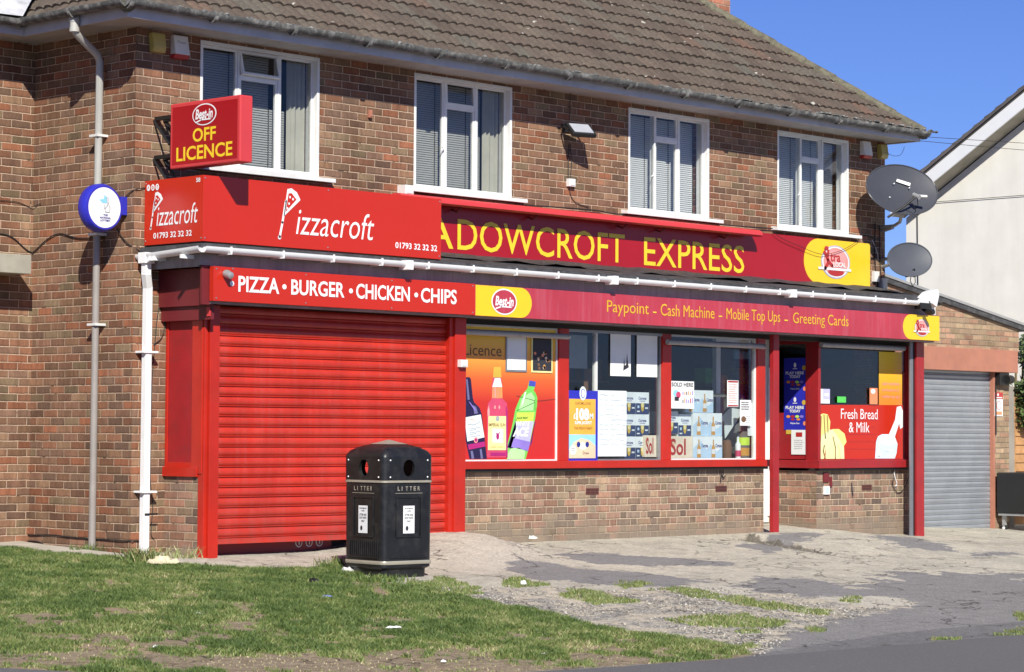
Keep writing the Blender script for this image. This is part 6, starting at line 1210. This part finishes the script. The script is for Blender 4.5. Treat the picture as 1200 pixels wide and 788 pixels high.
for t_ in TU:
    w_ = wpoly(t_); lo, hi = w_.min(0)-.1, w_.max(0)+.1; A_ = (hi-lo).prod(); c = RNG.uniform(lo, hi, (int(A_*9000), 2)); s_ = sdist(c, w_)+(vnoise(c, 7, 9)-.5)*.22
    tp.append(c[(s_ > 0) & (RNG.random(len(c)) < .8*np.clip(vnoise(c, 11, 4)*1.8, .2, 1))])
tp = np.concatenate(tp); go = blades('grass', tp, .008, .032, .004, 1.1, 'grass_blade', dry=np.clip(RNG.beta(1.8, 2.0, len(tp)), 0, 1)); tag(go, 'low grass tufts growing through the cracked forecourt', 'grass', kind='stuff')
# weeds at the wall foot
def weed(px, py, hgt, nb, label, spread=.12, dryf=.3):
    p = atg(px, py); t = np.stack([RNG.normal(p.x, spread, nb), RNG.normal(p.y, spread*.5, nb)], 1); o = blades('weed', t, hgt*.4, hgt, .006, 1.1, 'grass_blade', dry=np.clip(RNG.normal(dryf, .25, nb), 0, 1)); return tag(o, label, 'weed')
weed(165, 650, .16, 240, 'tuft of long weeds at the foot of the white downpipe', .10, .35); weed(195, 655, .15, 180, 'dry straw coloured weeds under the red side panel', .16, .8); weed(100, 648, .10, 130, 'small green weed left of the grey pipe foot', .10, .25); weed(398, 663, .10, 120, 'tall grass tuft against the left side of the litter bin', .12, .3); weed(445, 682, .07, 380, 'grass tuft round the front corner of the litter bin', .14, .2)
# gravel stones
GP = POL['gravel'][0]; lo, hi = GP.min(0), GP.max(0); c = RNG.uniform(lo, hi, (26000, 2)); s_ = sdist(c, GP); c = c[(s_ > -.05) & (RNG.random(len(c)) < .30*np.clip(vnoise(c, 3, 5)*3-1, .04, 1))]
n_ = len(c); r_ = RNG.uniform(.006, .017, n_); oc = np.array([[1, 0, 0], [0, 1, 0], [-1, 0, 0], [0, -1, 0], [0, 0, .7], [0, 0, -.5]], 'f'); v = oc[None]*r_[:, None, None]*RNG.uniform(.7, 1.3, (n_, 6, 1)); an = RNG.uniform(0, 6.28, n_); ca, sa = np.cos(an)[:, None], np.sin(an)[:, None]
vx = v[..., 0]*ca-v[..., 1]*sa+c[:, 0:1]; vy = v[..., 0]*sa+v[..., 1]*ca+c[:, 1:2]; vz_ = v[..., 2]+(gz(c[:, 0], c[:, 1])+r_*.3)[:, None]; V_ = np.stack([vx, vy, vz_], -1).reshape(-1, 3).astype('f')
F_ = np.array([[0, 1, 4], [1, 2, 4], [2, 3, 4], [3, 0, 4], [1, 0, 5], [2, 1, 5], [3, 2, 5], [0, 3, 5]]); FF = (F_[None]+np.arange(n_)[:, None, None]*6).reshape(-1, 3)
me = bpy.data.meshes.new('gravel'); me.vertices.add(len(V_)); me.vertices.foreach_set('co', V_.ravel()); me.loops.add(len(FF)*3); me.loops.foreach_set('vertex_index', FF.ravel().astype('i')); me.polygons.add(len(FF)); me.polygons.foreach_set('loop_start', (np.arange(len(FF))*3).astype('i')); me.update(); me.validate()
tn = me.attributes.new('tint', 'FLOAT', 'POINT'); tn.data.foreach_set('value', np.repeat(RNG.random(n_), 6).astype('f'))
m, n, bs = newmat('stone'); at_ = n.nodes.new('ShaderNodeAttribute'); at_.attribute_name = 'tint'; n.links.new(ramp(n, at_.outputs['Fac'], [(0, (.13, .125, .12)), (.5, (.30, .27, .23)), (1, (.55, .51, .44))]), bs.inputs['Base Color']); bs.inputs['Roughness'].default_value = .9; me.materials.append(m)
go = bpy.data.objects.new('gravel', me); COL.objects.link(go); tag(go, 'loose gravel where the forecourt surface has broken up', 'gravel', kind='stuff')
# litter
def crumple(name, label, px, py, w, h, m, seed, flat=.4):
    p = atg(px, py); r = random.Random(seed); g = G(); nn_ = 7; vs = []
    for j in range(nn_):
        for i in range(nn_):
            e = min(i, j, nn_-1-i, nn_-1-j) > 0; vs.append((p.x+(i/(nn_-1)-.5)*w+r.uniform(-.12, .12)*w, p.y+(j/(nn_-1)-.5)*h+r.uniform(-.12, .12)*h, p.z+.012+(r.uniform(.0, flat)*min(w, h) if e else r.uniform(0, .1)*min(w, h))))
    g.add(vs, [(j*nn_+i, j*nn_+i+1, (j+1)*nn_+i+1, (j+1)*nn_+i) for j in range(nn_-1) for i in range(nn_-1)], m); return tag(g.build(name, normals=False), label, 'litter')
crumple('litter', 'crumpled beige paper on the edge of the grass below the side panel', 190, 663, .26, .2, 'beige_litter', 1); crumple('litter', 'white crumpled wrapper at the left foot of the litter bin', 413, 672, .16, .14, 'white_paint', 2); crumple('litter', 'flat blue wrapper lying on the grass left of the bin', 380, 702, .12, .10, 'blue_litter', 3, .2); crumple('litter', 'small black wrapper on the grass near the blue one', 367, 684, .07, .08, 'black', 4, .6)
crumple('litter', 'white paper strip on the middle of the grass', 461, 738, .13, .06, 'white_print', 5, .3); crumple('litter', 'white lump at the tuft right of the bin', 613, 687, .05, .05, 'white_print', 6, .8); crumple('litter', 'small white scrap at the foot of the drinks window wall', 625, 633, .10, .06, 'white_paint', 7, .6)
for i, (px, py, lab) in enumerate([(122, 707, 'tiny white scrap in the grass left of centre'), (233, 722, 'tiny white scrap right of the bare soil'), (182, 761, 'tiny white scrap on the bare soil near the road'), (520, 778, 'tiny white scrap by the road edge'), (638, 770, 'tiny white scrap on the grass near the road')]): crumple('litter', lab, px, py, .035, .035, 'white_print', 20+i, .5)
# broken slab edge: lumps of concrete along the entrance ramp
g = G()
for i in range(46):
    t_ = i/45*.75; o_ = random.uniform(.0, .16); xx_, yy_ = SA[0]+SU[0]*t_*SLn+SU[1]*o_, SA[1]+SU[1]*t_*SLn-SU[0]*o_; p = Vector((xx_, yy_, float(gz(xx_, yy_)))); s_ = random.uniform(.006, .018); M2 = Matrix.Translation(p) @ Matrix.Rotation(random.uniform(0, 3), 4, 'Z') @ Matrix.Rotation(random.uniform(-.5, .5), 4, 'X'); q = G(M2); q.box(-s_, s_, -s_*.7, s_*.7, -s_*.5, s_*.5, 'rubble_dark'); b_ = len(g.v); g.v += q.v; g.f += [tuple(b_+k_ for k_ in f) for f in q.f]; g.m += [g.mi('rubble_dark') for _ in q.m]
tag(g.build('rubble', bevel=.006), 'broken concrete lumps along the cracked edge of the entrance slab', 'rubble', kind='stuff')
